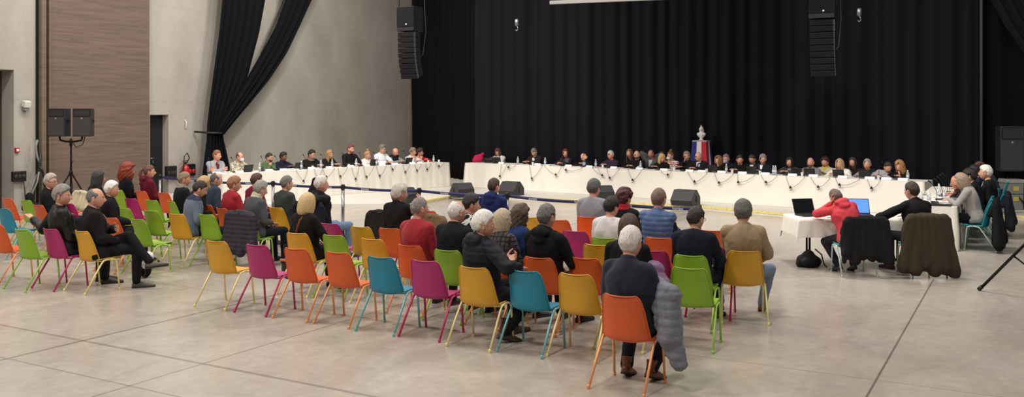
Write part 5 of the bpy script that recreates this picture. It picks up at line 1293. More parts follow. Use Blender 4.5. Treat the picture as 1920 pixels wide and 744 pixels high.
for u, v, lab in posts:
    p = G(u, v, 1.0); PP.append(p)
    r = empty('barrier_post', (p.x, p.y, 0), random.uniform(0, 3)); tag(r, lab, 'barrier post', 'belt barrier posts')
    b = MB(); b.lathe([(.001, 0), (.17, 0), (.17, .012), (.14, .022), (.04, .034), (.03, .05)], n=24); b.build('base', M['blackm'], r)
    b = MB(); b.lathe([(.030, .04), (.030, .90)], n=16); b.build('pole', M['steel'], r)
    b = MB(); b.lathe([(.030, .89), (.036, .90), (.036, .99), (.031, 1.0), (.001, 1.0)], n=16); b.build('belt_head', M['black'], r)
    for k in range(4): b = MB(); b.box((.038*math.cos(k*PI/2), .038*math.sin(k*PI/2), .945), (.012, .012, .06)); b.build('belt_slot', M['dark'], r, False)
names = ['from the door to the left wing table', 'before the nearer half of the left wing table', 'before the far half of the left wing table', 'across the gap between the two white tables', 'behind the navy hoodie and grey sweater', 'in front of the large floor monitor']
for i in range(6):
    a, c = PP[i], PP[i+1]; d = Vector((c.x-a.x, c.y-a.y, 0)); L = d.length; rz = math.atan2(d.y, d.x)
    r = empty('barrier_belt', (a.x, a.y, 0), rz); tag(r, 'navy barrier belt with white lettering %s' % names[i], 'barrier belt', 'navy barrier belts')
    V = [[(.04+(L-.08)*t, 0, .945-.05/2+.05*k - .035*L/3*4*t*(1-t)) for k in range(2)] for t in np.linspace(0, 1, 30)]
    b = MB(); b.sheet(np.array(V), np.array((0, .002, 0))); b.build('belt', M['belt'], r)
    nt_ = max(2, int(L/1.3))
    for k in range(nt_):
        t = (k+.6)/nt_
        o = bpy.data.objects.new('lettering', LETT.copy()); COL.objects.link(o); o.parent = r; o.location = (L*t, -.003, .945-.035*L/3*4*t*(1-t)); o.rotation_euler = (PI/2, 0, 0)
# floor monitors
for u, v, w, dr, lab in ((749, 383, .52, 100, 'black floor monitor behind the curly grey-haired person'), (857, 372, .52, 70, 'black floor monitor in the gap between the two white tables'), (950, 369, .56, 0, 'black floor monitor right of the navy hoodie'), (1122, 378, .50, 60, 'black floor monitor behind the man in the grey sweater'), (1279, 388, .58, 0, 'large grey floor monitor right of the blue gilet')):
    p = G(u, v-2, SZ); wedge(lab, p.x, p.y+.25, SZ, rzH+PI+dr*D2R if dr else rzH+PI+PI, w)
# ================================================================ AUDIENCE CHAIRS AND PEOPLE
GC = 'audience chairs set out in rows'
def hpos(u, v, zt=1.325): p = G(u, v, zt); return p.x, p.y
def P_(label, u, v, dr=0, chair_=None, zt=1.325, **k):
    """someone placed by the top of the head; chair_ = (colour, label) put under them"""
    x, y = hpos(u, v, zt); k.setdefault('lean', -4); rz = dr*D2R
    # the head sits a little in front of or behind the hips according to the lean
    off = -.03 + .5*math.sin((k['lean'])*D2R) + .07 + .03
    x += math.sin(rz)*off; y -= math.cos(rz)*off
    person(label, x, y, rz, **k)
    if chair_: chair(chair_[0], x, y, (chair_[2] if len(chair_) > 2 else dr)*D2R, chair_[1], GC)
    return x, y, rz
def C_(colour, u, v, label, dr=0): return chair_at(colour, u, v, label, GC, dr)
def S_(c, label, turn=0, dy=0., **k):
    """someone sitting on a chair that was placed by C_"""
    x, y, rz = c; x += -math.sin(rz)*dy; y += math.cos(rz)*dy
    person(label, x, y, rz+turn*D2R, **k)
W = (226, 220, 212); GR = (150, 144, 138); DG = (96, 92, 88)
# ---- rearmost row of the main block
C_('yellow', 406, 452, 'empty yellow chair at the left end of the nearest long row', 1)
C_('magenta', 482, 459, 'empty magenta chair between the yellow and orange chairs of the nearest row', 0)
C_('orange', 556, 466, 'empty orange chair directly right of the magenta chair in the nearest row', 1)
C_('orange', 634, 473, 'empty orange chair left of the blue chair in the nearest row', -1)
C_('blue', 715, 482, 'empty blue chair between orange and magenta chairs in the nearest row', 0)
C_('magenta', 798, 489, 'empty magenta chair left of the man in the navy padded jacket', 1)
cy = C_('yellow', 890, 501, 'yellow chair on which the man in the navy padded jacket sits', 0)
C_('blue', 986, 508, 'empty blue chair right of the man in the navy padded jacket', -2)
C_('yellow', 1082, 514, 'empty yellow chair left of the orange chair nearest the camera', 0)
co = C_('orange', 1168, 554, 'orange chair nearest the camera, under the white-haired man in navy', -2)
C_('green', 1297, 503, 'empty green chair in front of another green chair, right of the nearest row', 6)
cg2 = C_('green', 1298, 479, 'green chair under the young man in navy, overlapped by another green chair', 4)
ct = C_('yellow', 1402, 471, 'yellow chair at the right end under the man in the tan jacket', 20)
S_(cy, 'white-haired man in a navy padded jacket turned right on a yellow chair', turn=-24, top=(21, 24, 34), kind='nylon', style='puffer', hair=('full', W), head=(-32, 6, 0), arms=('phone', ((.30, .20, .78), (.9, -.5, -.3), (0, 0, -1))), legs=('f', 'b'), boot=.2, shoes=(70, 56, 42), lod=0, size=1.04, pants=(34, 36, 42))
S_(co, 'white-haired man in a navy cardigan on the orange chair nearest the camera', turn=0, top=(22, 28, 46), kind='knit', style='cardigan', collar='roll', hair=('short', (218, 208, 202)), head=(-3, 4, 0), arms=('lap', 'lap'), legs=('b', 'b'), shoes=(112, 62, 38), lod=0, size=1.06, pants=(26, 30, 44), boot=.14, belly=.03)
x, y, rz = co
blob('padded_coat', 'light grey quilted coat hanging down beside the man in the navy cardigan', 'coat', x+.33, y-.02, 0, rz, [('c', (-.12, .05, .86), (.04, -.02, .80), .08, .10), ('c', (.0, -.02, .82), (.05, -.06, .48), .10, .115), ('c', (.05, -.06, .46), (.12, -.06, .26), .105, .075, 12, 0, .8), ('c', (-.05, .12, .74), (-.02, .12, .50), .08, .09), ('c', (-.06, .02, .80), (.0, .0, .58), .09, .12)], (112, 114, 124), 'nylon', amp=.018, freq=22, quilt=.010)
blob('scarf', 'lavender woollen scarf bundled on top of the grey quilted coat', 'scarf', x+.13, y+.13, 0, rz, [('c', (-.03, .02, .95), (.10, -.02, .86), .075, .085), ('c', (.10, -.02, .86), (.18, -.05, .80), .07, .06), ('e', (.02, .03, .98), (.09, .07, .06))], (128, 98, 128), 'knit', amp=.016, freq=48)
S_(cg2, 'young dark-haired man in a navy sweater with a shin across his knee', turn=0, top=(30, 34, 50), style='sweater', hair=('short', (44, 36, 34)), head=(-22, 8, 0), arms=('lap', 'thigh'), legs=('ankle', 'f'), lod=0, pants=(30, 34, 60), shoes=(74, 52, 44), extra=(('glasses', 0),), dy=.02)
S_(ct, 'grey-haired man in a tan jacket and pale jeans at the right end of the audience', turn=-2, top=(150, 128, 100), style='jacket', hair=('full', DG), head=(-4, 4, 0), arms=('crossed', 'thigh'), legs=('fw', 'fw'), lod=0, pants=(112, 128, 148), shoes=(108, 72, 50), socks=(22, 22, 26), size=1.05)
# ---- second row
c1 = C_('yellow', 558, 437, 'yellow chair under the blonde woman in black', 2)
C_('green', 626, 441, 'empty green chair right of the blonde woman in black', 0)
C_('yellow', 698, 448, 'empty yellow chair directly left of the man in the red sweater', 0)
c2 = C_('orange', 769, 460, 'orange chair under the man in the red sweater', 0)
c3 = C_('green', 840, 469, 'green chair under the white-haired man in the black fleece', 0)
c4 = C_('orange', 1012, 483, 'orange chair under the grey-haired man in the black hoodie', 0)
C_('orange', 1098, 484, 'empty orange chair behind the yellow chair, left of the man in the navy cardigan', 0)
C_('magenta', 1226, 470, 'magenta chair half hidden by the lavender scarf', 8)
C_('orange', 1238, 446, 'orange chair under the man in the blue padded gilet', 4)
C_('magenta', 1334, 464, 'magenta chair between the young man in navy and the man in tan', 8)
C_('orange', 1338, 432, 'empty orange chair beyond the young man in navy', 6)
S_(c1, 'blonde woman in black with a brown bag strap across her back', turn=-12, top=(26, 24, 26), style='sweater', hair=('bob', (206, 176, 128)), head=(8, 14, 0), arms=('lap', 'thigh'), lod=0, extra=(('strap', (150, 92, 50)),), pants=(22, 22, 26))
S_(c2, 'balding grey-haired man in a red sweater with a grey collar', turn=-4, top=(158, 28, 38), kind='knit', style='sweater', collar='shirt', hair=('crop', (128, 120, 116)), head=(-20, 4, 0), arms=('lap', 'lap'), lod=0, belly=.04, size=1.05, pants=(38, 40, 48))
S_(c3, 'man with a bald pink crown and white hair in a black fleece', turn=-4, top=(27, 28, 32), style='jacket', hair=('balding', (222, 216, 210)), head=(-15, 8, 0), arms=('lap', 'lap'), lod=0, size=1.05, pants=(40, 44, 52))
S_(c4, 'grey-haired man in a black hooded sweatshirt', turn=-6, top=(24, 24, 27), style='hoodie', hair=('short', (104, 100, 98)), head=(-8, 2, 0), arms=('lap', 'thigh'), lod=0, size=1.05, pants=(30, 32, 38))
P_('brown-haired woman in black just beyond the white-haired man in the navy cardigan', 1182, 398, 2, ('yellow', 'chair under the brown-haired woman in black'), top=(22, 22, 24), style='sweater', hair=('bob', (74, 50, 40)), lod=0, head=(0, 2, 0), legs=('f', 'f'))
P_('blonde-grey woman in a dark tweed jacket beside the man in the navy padded jacket', 944, 393, -12, ('orange', 'chair under the woman in the tweed jacket'), top=(70, 62, 60), col2=(44, 40, 42), pattern='plaid', kind='knit', style='jacket', hair=('bob', (186, 168, 142)), lod=0, head=(-25, 8, 0), size=.95, zt=1.255)
P_('brown-haired person in a royal blue top behind the tweed jacket', 976, 387, -14, ('green', 'chair under the person in royal blue'), top=(30, 48, 96), style='sweater', hair=('wavy', (84, 66, 52)), lod=1, head=(-30, 15, 0), size=.95, zt=1.24, lean=6)
# handbag of the blonde woman
x, y, rz = c1
blob('handbag', 'black and orange handbag hanging beside the blonde woman in black', 'bag', x-.30, y-.06, 0, rz, [('e', (0, 0, .30), (.10, .06, .15)), ('c', (-.05, 0, .36), (.06, 0, .36), .05, .05)], (26, 24, 26), 'leather', amp=.008, freq=20, voxel=.01,
     extras=lambda r: (MB().tube([(-.07, 0, .40), (-.06, 0, .60), (.05, 0, .62), (.08, 0, .40)], .008, 6).build('strap', M['black'], r), MB().box((0, -.055, .41), (.16, .02, .03)).build('orange_flap', mat('orange_leather', rgb(214, 104, 44), .5), r, False, bevel=.004)))
# ---- third row
C_('magenta', 618, 419, 'magenta chair under the navy coat, right of the blonde woman', 2)
C_('yellow', 677, 425, 'empty yellow chair right of the magenta chair with the navy coat', 0)
C_('orange', 731, 428, 'orange chair with a dark jacket on it, left of the man in the red sweater', 0)
C_('yellow', 1122, 459, 'empty yellow chair behind an orange chair and below a magenta chair', 0)
C_('magenta', 1080, 433, 'empty magenta chair behind the man in the black hoodie', 0)
c5 = C_('green', 1136, 446, 'green chair under the black-haired woman in white', 0)
C_('yellow', 993, 407, 'empty yellow chair right of the person in royal blue', 0)
C_('orange', 1048, 412, 'empty orange chair behind the grey-haired man in the black hoodie', 0)
C_('orange', 801, 395, 'empty orange chair just right of the steel barrier post', 0)
cf = C_('yellow', 815, 413, 'yellow chair with fur-trimmed coat between the red sweater and black fleece', 0)
x, y, rz = C_('orange', 752, 410, 'orange chair under the curly grey-haired person in black', 0)
chair_coat('brown fur-trimmed coat lying over the yellow chair behind the red sweater', *cf, (112, 88, 58), .35, .44, 'knit', group=None, top=.84)
P_('person with curly grey hair in black, elbow raised, beyond the red sweater', 752, 343, 0, None, top=(24, 24, 27), style='jacket', hair=('curly', (188, 182, 172)), lod=1, head=(-25, 5, 0), arms=('lap', 'up'))
chair_coat('dark brown jacket hung on the orange chair left of the red sweater', *C_('magenta', 722, 402, 'magenta chair carrying the dark brown jacket', 0), (40, 33, 32), .5, .48)
P_('person with tousled dark hair in a black and white patterned blouse', 886, 360, -14, ('orange', 'chair under the person in the patterned blouse'), top=(30, 30, 33), col2=(205, 205, 200), pattern='leaf', style='shirt', hair=('full', (34, 26, 26)), lod=0, head=(-35, 10, 0), arms=('chin', 'lap'))
P_('man with short brown hair in a navy hooded sweatshirt in the front row', 928, 332, 0, ('blue', 'chair under the man in the navy hoodie'), top=(28, 38, 84), style='hoodie', hair=('short', (58, 42, 36)), lod=0, head=(-14, 2, 0))
P_('grey-haired man in a light grey sweater in the front row', 1115, 338, 2, ('orange', 'chair under the man in the light grey sweater'), top=(136, 138, 146), style='sweater', hair=('full', (82, 80, 78)), lod=0, head=(-12, 4, 0), size=1.04)
S_(c5, 'black-haired woman in a white top with bare neck', turn=0, top=(214, 210, 210), style='sweater', collar='none', hair=('full', (20, 17, 19)), head=(-20, 12, 0), lod=0, size=.98)
P_('woman with dark red hair and a red snood in black', 1172, 361, -2, ('yellow', 'chair under the woman with dark red hair'), top=(22, 22, 25), style='jacket', hair=('curly', (66, 16, 24)), lod=0, zt=1.25, head=(-20, 5, 0), extra=(('snood', (168, 22, 32)),))
P_('man with short brown-grey hair in a blue padded gilet', 1237, 355, 0, None, zt=1.345, top=(66, 92, 132), kind='nylon', style='gilet', under=(30, 34, 46), hair=('short', (112, 92, 78)), head=(-6, 2, 0), lod=0, size=1.06)
blob('padded_coat', 'royal blue padded coat behind the man in the blue gilet', 'coat', *(lambda p: (p.x, p.y))(G(1243, 432, .72)), 0, 0, [('c', (-.16, 0, .70), (.16, 0, .70), .10, .10), ('c', (-.14, 0, .55), (.14, 0, .55), .10, .10)], (28, 48, 96), 'nylon', amp=.012, freq=20, quilt=.01)
x, y, rz = P_('white-haired man in a black hooded top with both elbows raised behind his head', 605, 330, -6, None, zt=1.34, top=(25, 25, 28), style='hoodie', hair=('short', (214, 206, 198)), head=(-30, 4, 0), arms=('neck', 'neck'), lod=0, pants=(100, 126, 156), size=1.05)
chair('orange', x, y, 0, 'chair under the white-haired man with raised elbows', GC)
chair_coat('dark navy coat hung behind the white-haired man with raised elbows', x, y, 0, (27, 31, 46), .50, .50, top=.92)
x, y, rz = P_('grey-haired woman with a short cut in a dark grey sweater and pale collar', 488, 337, -10, None, zt=1.31, top=(70, 71, 74), style='sweater', hair=('full', (142, 138, 134)), head=(-12, 16, 0), lod=0, arms=('thigh', 'lap'), extra=(('scarf', (196, 186, 160)),), slouch=24, lean=4)
chair('green', x, y, 0, 'chair carrying the dark quilted coat under the grey-haired woman', GC)
chair_coat('dark grey quilted coat hung over the chair of the grey-haired woman', x, y, 0, (50, 46, 54), .60, .50, 'nylon', quilt=.010, thick=.05)
P_('grey-haired man in a dark green-grey sweater looking to the right', 540, 327, -6, ('yellow', 'chair under the man in the dark green-grey sweater'), top=(56, 62, 60), style='sweater', hair=('short', (110, 106, 102)), head=(-20, 6, 0), lod=0)
P_('ginger short-haired woman in a red jacket', 442, 328, -14, ('orange', 'chair under the ginger woman in red'), top=(150, 24, 42), style='jacket', hair=('full', (150, 104, 68)), head=(-25, 10, 0), lod=0)
P_('brown-haired person in a burgundy jacket in front of the woman with grey hair', 484, 328, -14, ('magenta', 'chair under the person in burgundy'), zt=1.27, top=(112, 24, 40), style='jacket', hair=('short', (78, 52, 44)), head=(-15, 8, 0), lod=1)
P_('grey-haired man in a slate blue jacket leaning forward', 406, 319, -14, None, top=(50, 58, 74), style='jacket', hair=('balding', (92, 86, 82)), head=(-25, 18, 0), lod=0, lean=8)
C_('green', 397, 369, 'green chair under the man in the slate blue jacket', -4)
# ---- left block
c6 = C_('yellow', 331, 401, 'yellow chair under the dark-haired man in a mottled blue jacket', 0)
C_('green', 387, 402, 'empty green chair right of the man in the mottled blue jacket', 0)
C_('orange', 384, 384, 'orange chair between the mottled blue jacket and the long-haired blonde woman', 0)
S_(c6, 'dark-haired man in a mottled blue-grey jacket bending forward', turn=-22, dy=.04, top=(98, 110, 130), col2=(46, 52, 74), pattern='yoke', cut=.93, kind='knit', style='sweater', hair=('short', (40, 30, 30)), head=(-18, 22, 0), lean=10, lod=0, pants=(30, 30, 36))
P_('long-haired blonde woman in black behind the mottled blue jacket', 381, 337, -20, None, zt=1.22, slouch=26, top=(26, 26, 28), style='sweater', hair=('long', (186, 152, 104)), head=(-10, 16, 0), lod=0, lean=8)
P_('sandy-haired man in dark clothes near the fire extinguisher', 349, 320, -22, ('green', 'chair under the sandy-haired man'), top=(30, 30, 36), style='jacket', hair=('short', (138, 118, 92)), head=(-20, 8, 0), lod=1, extra=(('scarf', (150, 140, 130)),))
C_('green', 258, 411, 'empty green chair beside the raised foot of the man in the dark coat', -8)
C_('green', 283, 395, 'empty green chair left of the mottled blue jacket', -2)
C_('green', 231, 390, 'empty green chair right of the small orange chair back', -2)
C_('green', 284, 375, 'empty green chair between two orange chairs near the burgundy hoodie', -3)
C_('magenta', 245, 372, 'empty magenta chair behind the white-haired woman', -3)
ch = C_('orange', 264, 358, 'orange chair under the person in the burgundy hoodie', -4)
C_('orange', 306, 361, 'empty orange chair at the right end of the far left block', -4)
C_('orange', 207, 408, 'orange chair mostly hidden behind the man in the dark coat', -2)
C_('yellow', 188, 387, 'yellow chair peeping out behind the man in the dark coat', -4)
C_('magenta', 127, 381, 'magenta chair between the two grey-haired men at left', -4)
C_('orange', 128, 361, 'orange chair seen from the side behind the man with glasses', -30)
C_('green', 48, 375, 'small green chair against the left wall', -4)
C_('orange', 13, 372, 'orange chair cut by the left edge, behind a blue chair', -4)
C_('blue', 6, 391, 'blue chair cut by the left edge of the picture', -2)
C_('orange', -8, 421, 'orange chair cut by the left edge, nearest of the left block', -2)
C_('green', 41, 430, 'green chair beside the magenta one at the rear of the left block', -2)
cm = C_('magenta', 94, 429, 'magenta chair under the man in the black leather jacket', -2)
cyl = C_('yellow', 153, 433, 'yellow chair under the man in the dark coat with crossed legs', -6)
S_(cyl, 'balding grey-haired man in a long dark coat with crossed legs, turned right', turn=-24, top=(29, 28, 30), style='coat', hair=('balding', (104, 100, 96)), head=(-22, 4, 0), arms=('crossed', 'lap'), legs=('over', 'f'), lod=0, pants=(27, 27, 31), shoes=(66, 56, 46), lean=-6, size=1.06)
S_(cm, 'grey-haired man in a black leather jacket with an arm along the chair backs', turn=-22, top=(27, 27, 29), kind='leather', style='jacket', hair=('full', (138, 130, 124)), head=(-34, 4, 0), arms=(((.52, -.32, .88), (0, -.4, -1), (0, 0, -1)), 'lap'), lod=0, pants=(28, 30, 36), size=1.08, belly=.03, legs=('f', 'f'), lean=-8)
P_('grey-haired man with glasses in black at the far left', 100, 324, -40, ('orange', 'chair under the man with glasses at far left', -6), top=(26, 26, 29), style='jacket', hair=('full', (178, 168, 158)), head=(-30, 2, 0), lod=0, extra=(('glasses', 0),), beard=1)
P_('white-haired woman in a speckled black coat seen in profile', 214, 339, -30, ('yellow', 'chair under the white-haired woman', -6), zt=1.29, top=(26, 26, 29), col2=(120, 120, 124), pattern='dots', style='coat', hair=('full', (232, 230, 226)), head=(-26, 4, 0), lod=0, size=.97)
x, y, rz = P_('dark grey-haired person in black with a cream coat round the chair', 188, 321, -20, ('orange', 'chair under the dark grey-haired person', -6), zt=1.285, top=(26, 26, 28), style='jacket', hair=('long', (52, 50, 54)), head=(-10, 8, 0), lod=1)
chair_coat('cream coat sleeves spread over the chair of the dark grey-haired person', x, y, rz+.1, (196, 184, 150), .30, .62, top=.90)
P_('woman with big curly red hair in black', 243, 303, -26, ('green', 'chair under the red-haired woman', -6), zt=1.36, top=(24, 24, 27), style='sweater', hair=('bigcurly', (134, 52, 30)), head=(-14, 4, 0), lod=0)
S_(ch, 'person with tied-back auburn hair in a burgundy hooded sweatshirt', turn=-14, top=(92, 22, 36), style='hoodie', hair=('tied+tail', (104, 62, 44)), head=(-26, 4, 0), lod=0)
# small things lying on chairs
blob('rucksack', 'small black bag on the floor at the foot of the man in the dark coat', 'bag', *(lambda p: (p.x, p.y))(G(272, 520, 0)), 0, -.3, [('e', (0, 0, .15), (.10, .09, .15)), ('c', (-.04, 0, .25), (.05, 0, .25), .05, .05)], (20, 20, 22), amp=.012, freq=20,
     extras=lambda r: MB().tube([(.06, -.05, .28), (.13, -.06, .22), (.14, -.05, .08), (.08, -.05, .02)], .008, 6).build('strap', M['black'], r), floorz=.003)
blob('white_cloth', 'white bundle of cloth on top of the small black bag', 'cloth', *(lambda p: (p.x, p.y))(G(275, 498, .22)), .20, -.3, [('c', (-.07, 0, .02), (.06, .02, .16), .05, .055), ('e', (.05, .02, .17), (.07, .05, .05))], (214, 214, 216), amp=.014, freq=40)
b = MB(); b.box((0, 0, .003), (.21, .29, .006)); p = G(620, 425, .46); 
# ================================================================ THE TWO AT THE SIDE DESK
rd = TH
e1 = G(1500, 410, .75); fdir = Vector((-math.sin(rd), math.cos(rd), 0)); sdir = Vector((math.cos(rd), math.sin(rd), 0)); Ld = 1.85; Dd = .78
r = empty('folding_table', (e1.x+sdir.x*Ld/2+fdir.x*Dd/2, e1.y+sdir.y*Ld/2+fdir.y*Dd/2, 0), rd); tag(r, 'folding table with black legs at which the red hoodie and the black jacket sit', 'table')
b = MB(); b.box((0, 0, .725), (Ld-.03, Dd-.03, .03)); b.build('table_top', M['cream'], r, False, bevel=.004)
for sx in (-1, 1):
    xx = sx*(Ld/2-.25); 
    b = MB(); b.tube([(xx, -.07, .05), (xx, -.07, .71)], .017, 8); b.tube([(xx, .07, .05), (xx, .07, .71)], .017, 8); b.tube([(xx, -.07, .6), (xx, .07, .6)], .012, 8); b.tube([(xx, -.34, .012), (xx, -.34, .05), (xx, -.31, .075), (xx, .31, .075), (xx, .34, .05), (xx, .34, .012)], .019, 8); b.build('leg_frame', M['blackm'], r)
# short cloth thrown over the desk: hangs about 30 cm
V = []
U_ = np.linspace(0, 1, 52); hang = .27
def dp_(s, L):                         # position along an axis with hanging ends
    tot = L+2*hang; d = s*tot
    if d < hang: return -L/2-.012-.03*((hang-d)/hang), hang-d
    if d > hang+L: return L/2+.012+.03*((d-hang-L)/hang), d-hang-L
    return -L/2+(d-hang), 0
for i, a in enumerate(np.linspace(0, 1, 46)):
    row = []
    for c in np.linspace(0, 1, 80):
        xx, hx = dp_(c, Ld); yy, hy = dp_(a, Dd); h = max(hx, hy) + .35*min(hx, hy); rp = .018*(h/hang)*math.sin((xx if hy > hx else yy)*14+1) if h > 0 else 0
        row.append((xx + (math.copysign(rp, xx) if hx >= hy and hx > 0 else 0), yy + (math.copysign(rp, yy) if hy > hx else 0), .7445-h + (.001*math.sin(xx*9)*math.sin(yy*11) if h == 0 else 0)))
    V.append(row)
b = MB(); b.sheet(np.array(V), np.array((0, 0, .003))); o = b.build('tablecloth', M['linen'], None, loc=r.location, rot=(0, 0, rd)); tag(o, 'short cream cloth on the folding table of the red hoodie and black jacket', 'tablecloth')
def desk(dx, dy): q = e1 + sdir*dx + fdir*dy; return q.x, q.y
bscr = mat('laptop_lit_screen', rgb(70, 120, 215), .3, emit=1.2)
x, y = desk(.28, .42); laptop(x, y, .752, rd+.25, 'black laptop in front of the man in the red hoodie', dscr, 1.95, .36)
x, y = desk(1.06, .40); laptop(x, y, .752, rd-.12, 'open laptop with a bright blue screen left of the man in the black jacket', bscr, 1.95, .36)
x, y = desk(.55, .30); b = MB()
for k in range(3): b.box((0, 0, .004+.005*k), (.21, .297, .004), 0, rotz(.1*k))
o = b.build('paper_stack', M['paper'], None, False, loc=(x, y, .751), rot=(0, 0, rd)); tag(o, 'white papers lying between the two laptops on the folding table', 'paper')
x, y = desk(.62, -.42)
chair('teal', x, y, rd, 'teal chair with pale legs under the man in the red hoodie', 'teal chairs')
person('bald man in a coral red hooded sweatshirt leaning over a dark laptop', x, y, rd+.14, top=(196, 56, 66), style='hoodie', hair=('crop', (112, 92, 82)), lean=28, slouch=20, roll=-13, head=(10, 20, -14), arms=('head', 'table_in'), legs=('b', 'b'), lod=0, pants=(38, 36, 42), shoes=(36, 34, 36), hipy=.02)
chair_coat('black coat hung on the back of the left teal chair', x, y, rd, (31, 31, 34), .60, .56, shift=.10, thick=.045)
x, y = desk(1.58, -.46)
chair('teal', x, y, rd+.05, 'teal chair hidden under the olive coat', 'teal chairs')
person('dark-haired man in a black jacket typing on the laptop with the blue screen', x, y, rd+.22, top=(21, 21, 23), style='jacket', hair=('short', (50, 40, 36)), lean=10, head=(14, 6, 0), arms=(((.38, .42, .80), (.9, -.3, -.4), (0, 0, -1)), 'table'), legs=('f', 'f'), lod=0, pants=(28, 28, 32), size=1.04)
chair_coat('long olive brown coat hung over the chair of the man in the black jacket', x, y, rd, (62, 54, 42), .80, .56, thick=.07, sleeves=True, top=.86, flare=.12)
p = G(1516, 500, 0); blob('rucksack', 'black rucksack on the floor beside the left teal chair', 'bag', p.x, p.y, 0, rd, [('e', (0, 0, .10), (.19, .13, .11)), ('c', (.10, 0, .08), (0, 0, .22), .09, .05), ('c', (-.12, 0, .07), (0, .02, .2), .08, .06), ('e', (-.02, -.10, .09), (.12, .06, .08))], (22, 22, 24), 'nylon', amp=.018, freq=24, floorz=.003,
     extras=lambda r: MB().tube([(.08, -.05, .28), (.17, -.08, .20), (.2, -.1, .06), (.24, -.12, .012)], .012, 6).build('strap', M['black'], r))
p = G(1738, 494, 0); blob('shoulder_bag', 'crumpled black bag with a strap on the floor right of the olive coat', 'bag', p.x, p.y, 0, 0, [('e', (-.12, 0, .06), (.15, .10, .07)), ('c', (-.1, 0, .08), (.12, -.02, .03), .05, .03)], (24, 24, 27), 'nylon', amp=.012, freq=28, floorz=.003)
# ================================================================ RIGHT-HAND WING TABLE
def rt(y): return x1+.24, y1+y
X_, Y_ = rt(.42); chair('teal', X_+.03, Y_, PI/2, 'teal chair under the woman in the light grey sweater', 'teal chairs')
person('woman with grey-blonde hair in light grey at the near end of right wing table', X_+.02, Y_, PI/2, top=(150, 147, 143), kind='knit', style='sweater', hair=('bob', (150, 132, 112)), lean=16, slouch=18, head=(6, 16, 0), arms=('table_in', 'table_in'), lod=0, pants=(22, 22, 26), hipz=.56)
chair_coat('long black coat hung over the chair of the woman in light grey', X_+.05, Y_, PI/2, (17, 17, 19), .78, .60, thick=.07, top=.84, flare=.12)
RT = [(1.25, 0, 'bald man leaning over the right wing table, beyond the woman in light grey', dict(top=(34, 32, 36), style='jacket', hair=('bald', (90, 70, 60)), lean=26, slouch=24, head=(0, 20, 0), arms=('table_in', 'chin'), skin=(190, 125, 100), lod=1)),
      (2.0, 0, 'dark curly-haired person in black at the right wing table', dict(top=(22, 22, 25), style='sweater', hair=('curly', (34, 22, 22)), lean=10, head=(0, 10, 0), arms=('table_in', 'table'), lod=1)),
      (3.35, -.02, 'dark-haired person in navy farther along the right wing table', dict(top=(34, 38, 56), style='sweater', hair=('full', (24, 20, 22)), lean=6, head=(10, 5, 0), arms=('table_in', 'table'), lod=1)),
      (4.0, .05, 'person with black hair at the far end of the right wing table', dict(top=(26, 26, 30), style='jacket', hair=('short', (20, 18, 20)), lean=4, head=(0, 5, 0), arms=('table_in', 'table'), lod=1))]
for yy, dx, lab, kw in RT:
    X_, Y_ = rt(yy); person(lab, X_+dx, Y_, PI/2, **kw); chair('teal', X_+dx, Y_, PI/2, 'teal chair under the ' + lab.split(' at the')[0].split(' leaning')[0].split(' farther')[0], 'teal chairs')
p = G(1848, 312, 1.33); person('white-haired man in a black suit at the right, seen in profile', p.x+.06, p.y, PI/2, top=(26, 27, 27), style='suit', hair=('full', (224, 220, 212)), lean=2, head=(0, 2, 0), arms=('lap', 'lap'), lod=0, vshirt=(220, 220, 222), collar='roll' if False else None, size=1.05, shoes=(30, 26, 26))
chair('teal', p.x+.06, p.y, PI/2, 'teal chair under the white-haired man in the black suit', 'teal chairs')
chair_coat('dark navy coat with crimson lining hung on the chair of the white-haired man', p.x+.08, p.y, PI/2, (30, 33, 46), .62, .52, thick=.06)
q = atD(1862, 440, 17.4); blob('red_scarf', 'crimson and blue scarf hanging between the coats at the right wing table', 'scarf', q.x, q.y, 0, 0, [('c', (0, 0, .78), (.03, -.02, .55), .06, .06), ('c', (.03, -.02, .55), (.06, -.03, .22), .05, .045)], (140, 22, 44), amp=.014, freq=34)
q = atD(1858, 400, 20.6); person('person with brown hair bending low in a blue-grey top beyond the white-haired man', q.x+.1, q.y, PI/2, top=(50, 58, 78), style='sweater', hair=('wavy', (104, 72, 52)), lean=25, slouch=26, head=(0, 20, 0), arms=('lap', 'lap'), lod=1)
chair('teal', q.x+.1, q.y, PI/2, 'teal chair under the person bending low in blue-grey', 'teal chairs')
# clutter on the right wing table
for k, (dx, dy, lab) in enumerate(((.22, .28, 'nearest the corner of the right wing table'), (.34, .34, 'second from the near corner of the right wing table'), (.50, 1.5, 'midway along the right wing table'), (.35, 2.3, 'beyond the middle of the right wing table'))):
    bottle(x0+dx, y1+dy, .753, 'clear plastic water bottle ' + lab, 'water bottles')
for k, (dx, dy, lab) in enumerate(((.16, .50, 'nearest the camera'), (.2, 1.15, 'second nearest the camera'), (.2, 1.8, 'third along'), (.2, 2.4, 'fourth along'), (.2, 2.9, 'farthest along'))):
    mic(x0+dx+.25, y1+dy, .753, PI/2+PI, 'black gooseneck microphone on the right wing table, ' + lab, 'conference microphones')
for k, (dx, dy, lab) in enumerate(((.10, .9, 'nearest the camera'), (.1, 1.6, 'second nearest the camera'), (.1, 2.3, 'third nearest the camera'))):
    namecard(x0+dx, y1+dy, .753, PI/2, 'white folded name card on the right wing table, ' + lab, 'name cards on the tables')
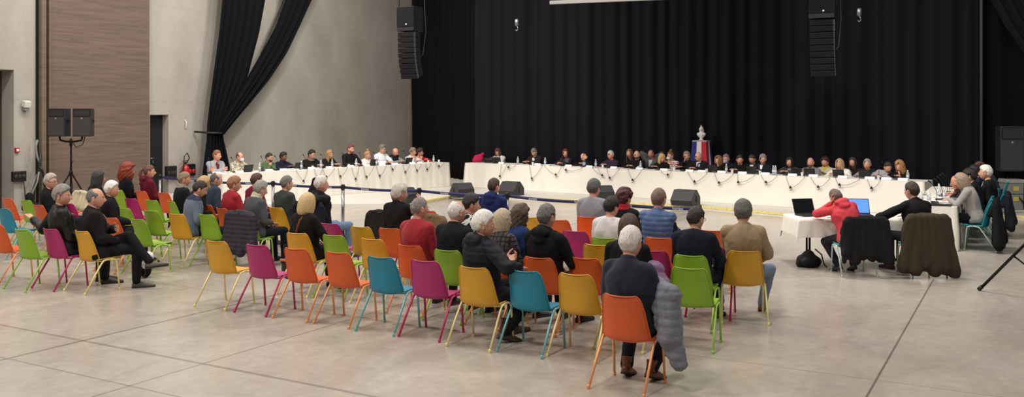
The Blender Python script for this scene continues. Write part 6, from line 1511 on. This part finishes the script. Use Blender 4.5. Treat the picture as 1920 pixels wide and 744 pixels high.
for k, (dx, dy, lab) in enumerate(((.5, .75, 'before the woman in light grey'), (.45, 1.7, 'in the middle of the right wing table'))):
    b = MB()
    for j in range(4): b.box((0, 0, .004+.006*j), (.21, .297, .005), 0, rotz(.12*j))
    o = b.build('paper_stack', M['paper'], None, False, loc=(x0+dx, y1+dy, .753), rot=(0, 0, .3)); tag(o, 'white papers ' + lab, 'paper')
b = MB(); b.box((0, 0, .012), (.62, .22, .022)); o = b.build('black_folder', M['black'], None, False, loc=(x0+.40, y1+.12, .753), bevel=.004); tag(o, 'long flat black case lying along the near end of the right wing table', 'folder')
for dx, dy, lab in ((.12, 1.35, 'on the left edge of the right wing table'), (.6, 2.1, 'beside the dark curly-haired person')): cup(x0+dx, y1+dy, .753, 'white paper cup ' + lab, 'paper cups')
flush()
# ================================================================ CAMERA, LIGHT, COLOUR
cd = bpy.data.cameras.new('camera'); cam = bpy.data.objects.new('camera', cd); COL.objects.link(cam)
cam.location = (0, 0, CAMH); cam.rotation_euler = (PI/2, 0, TH)
cd.sensor_width = 36; cd.sensor_fit = 'HORIZONTAL'; cd.lens = FPX/1920*36; cd.shift_y = -(372-HV)/1920; cd.clip_end = 200
SC.camera = cam
w = bpy.data.worlds.new('hall_air'); SC.world = w; w.use_nodes = True
w.node_tree.nodes['Background'].inputs[0].default_value = (*rgb(200, 190, 180), 1); w.node_tree.nodes['Background'].inputs[1].default_value = .22
def lamp(x, y, z, e, sx, sy, col=(1, .95, .885), aim=None):
    l = bpy.data.lights.new('ceiling_lamp', 'AREA'); l.shape = 'RECTANGLE'; l.size = sx; l.size_y = sy; l.energy = e; l.color = col
    o = bpy.data.objects.new('ceiling_lamp', l); COL.objects.link(o); o.location = (x, y, z)
    if aim: o.rotation_euler = (Vector(aim)-o.location).to_track_quat('-Z', 'Y').to_euler()
    return o
for x in (-17, -10.5, -4, 2.5):
    for y in (1.5, 8, 14.5): lamp(x, y, 8.6, {-17: 290, -10.5: 330, -4: 260, 2.5: 140}[x]*(1.6 if y < 5 else 1), 1.0, 1.0)
for x, y, en in ((-15, 16.5, 520), (-9, 16.5, 500), (-3, 15.0, 400), (1, 14, 260)):
    lamp(x, y, 8.6, en, .8, .8, (1, .95, .88), (x*.9-.3, y+5.5, .8))
lamp(-17.5, 12, 8.4, 260, 1.2, 1.2, aim=(-21.3, 17, 3.5)); lamp(-17, 20.5, 8.4, 260, 1.2, 1.2, aim=(-21.3, 23, 3.5))
SC.view_settings.view_transform = 'Standard'; SC.view_settings.look = 'None'; SC.view_settings.gamma = 1; SC.view_settings.exposure = -.24
try: SC.view_settings.use_curve_mapping = False
except Exception: pass
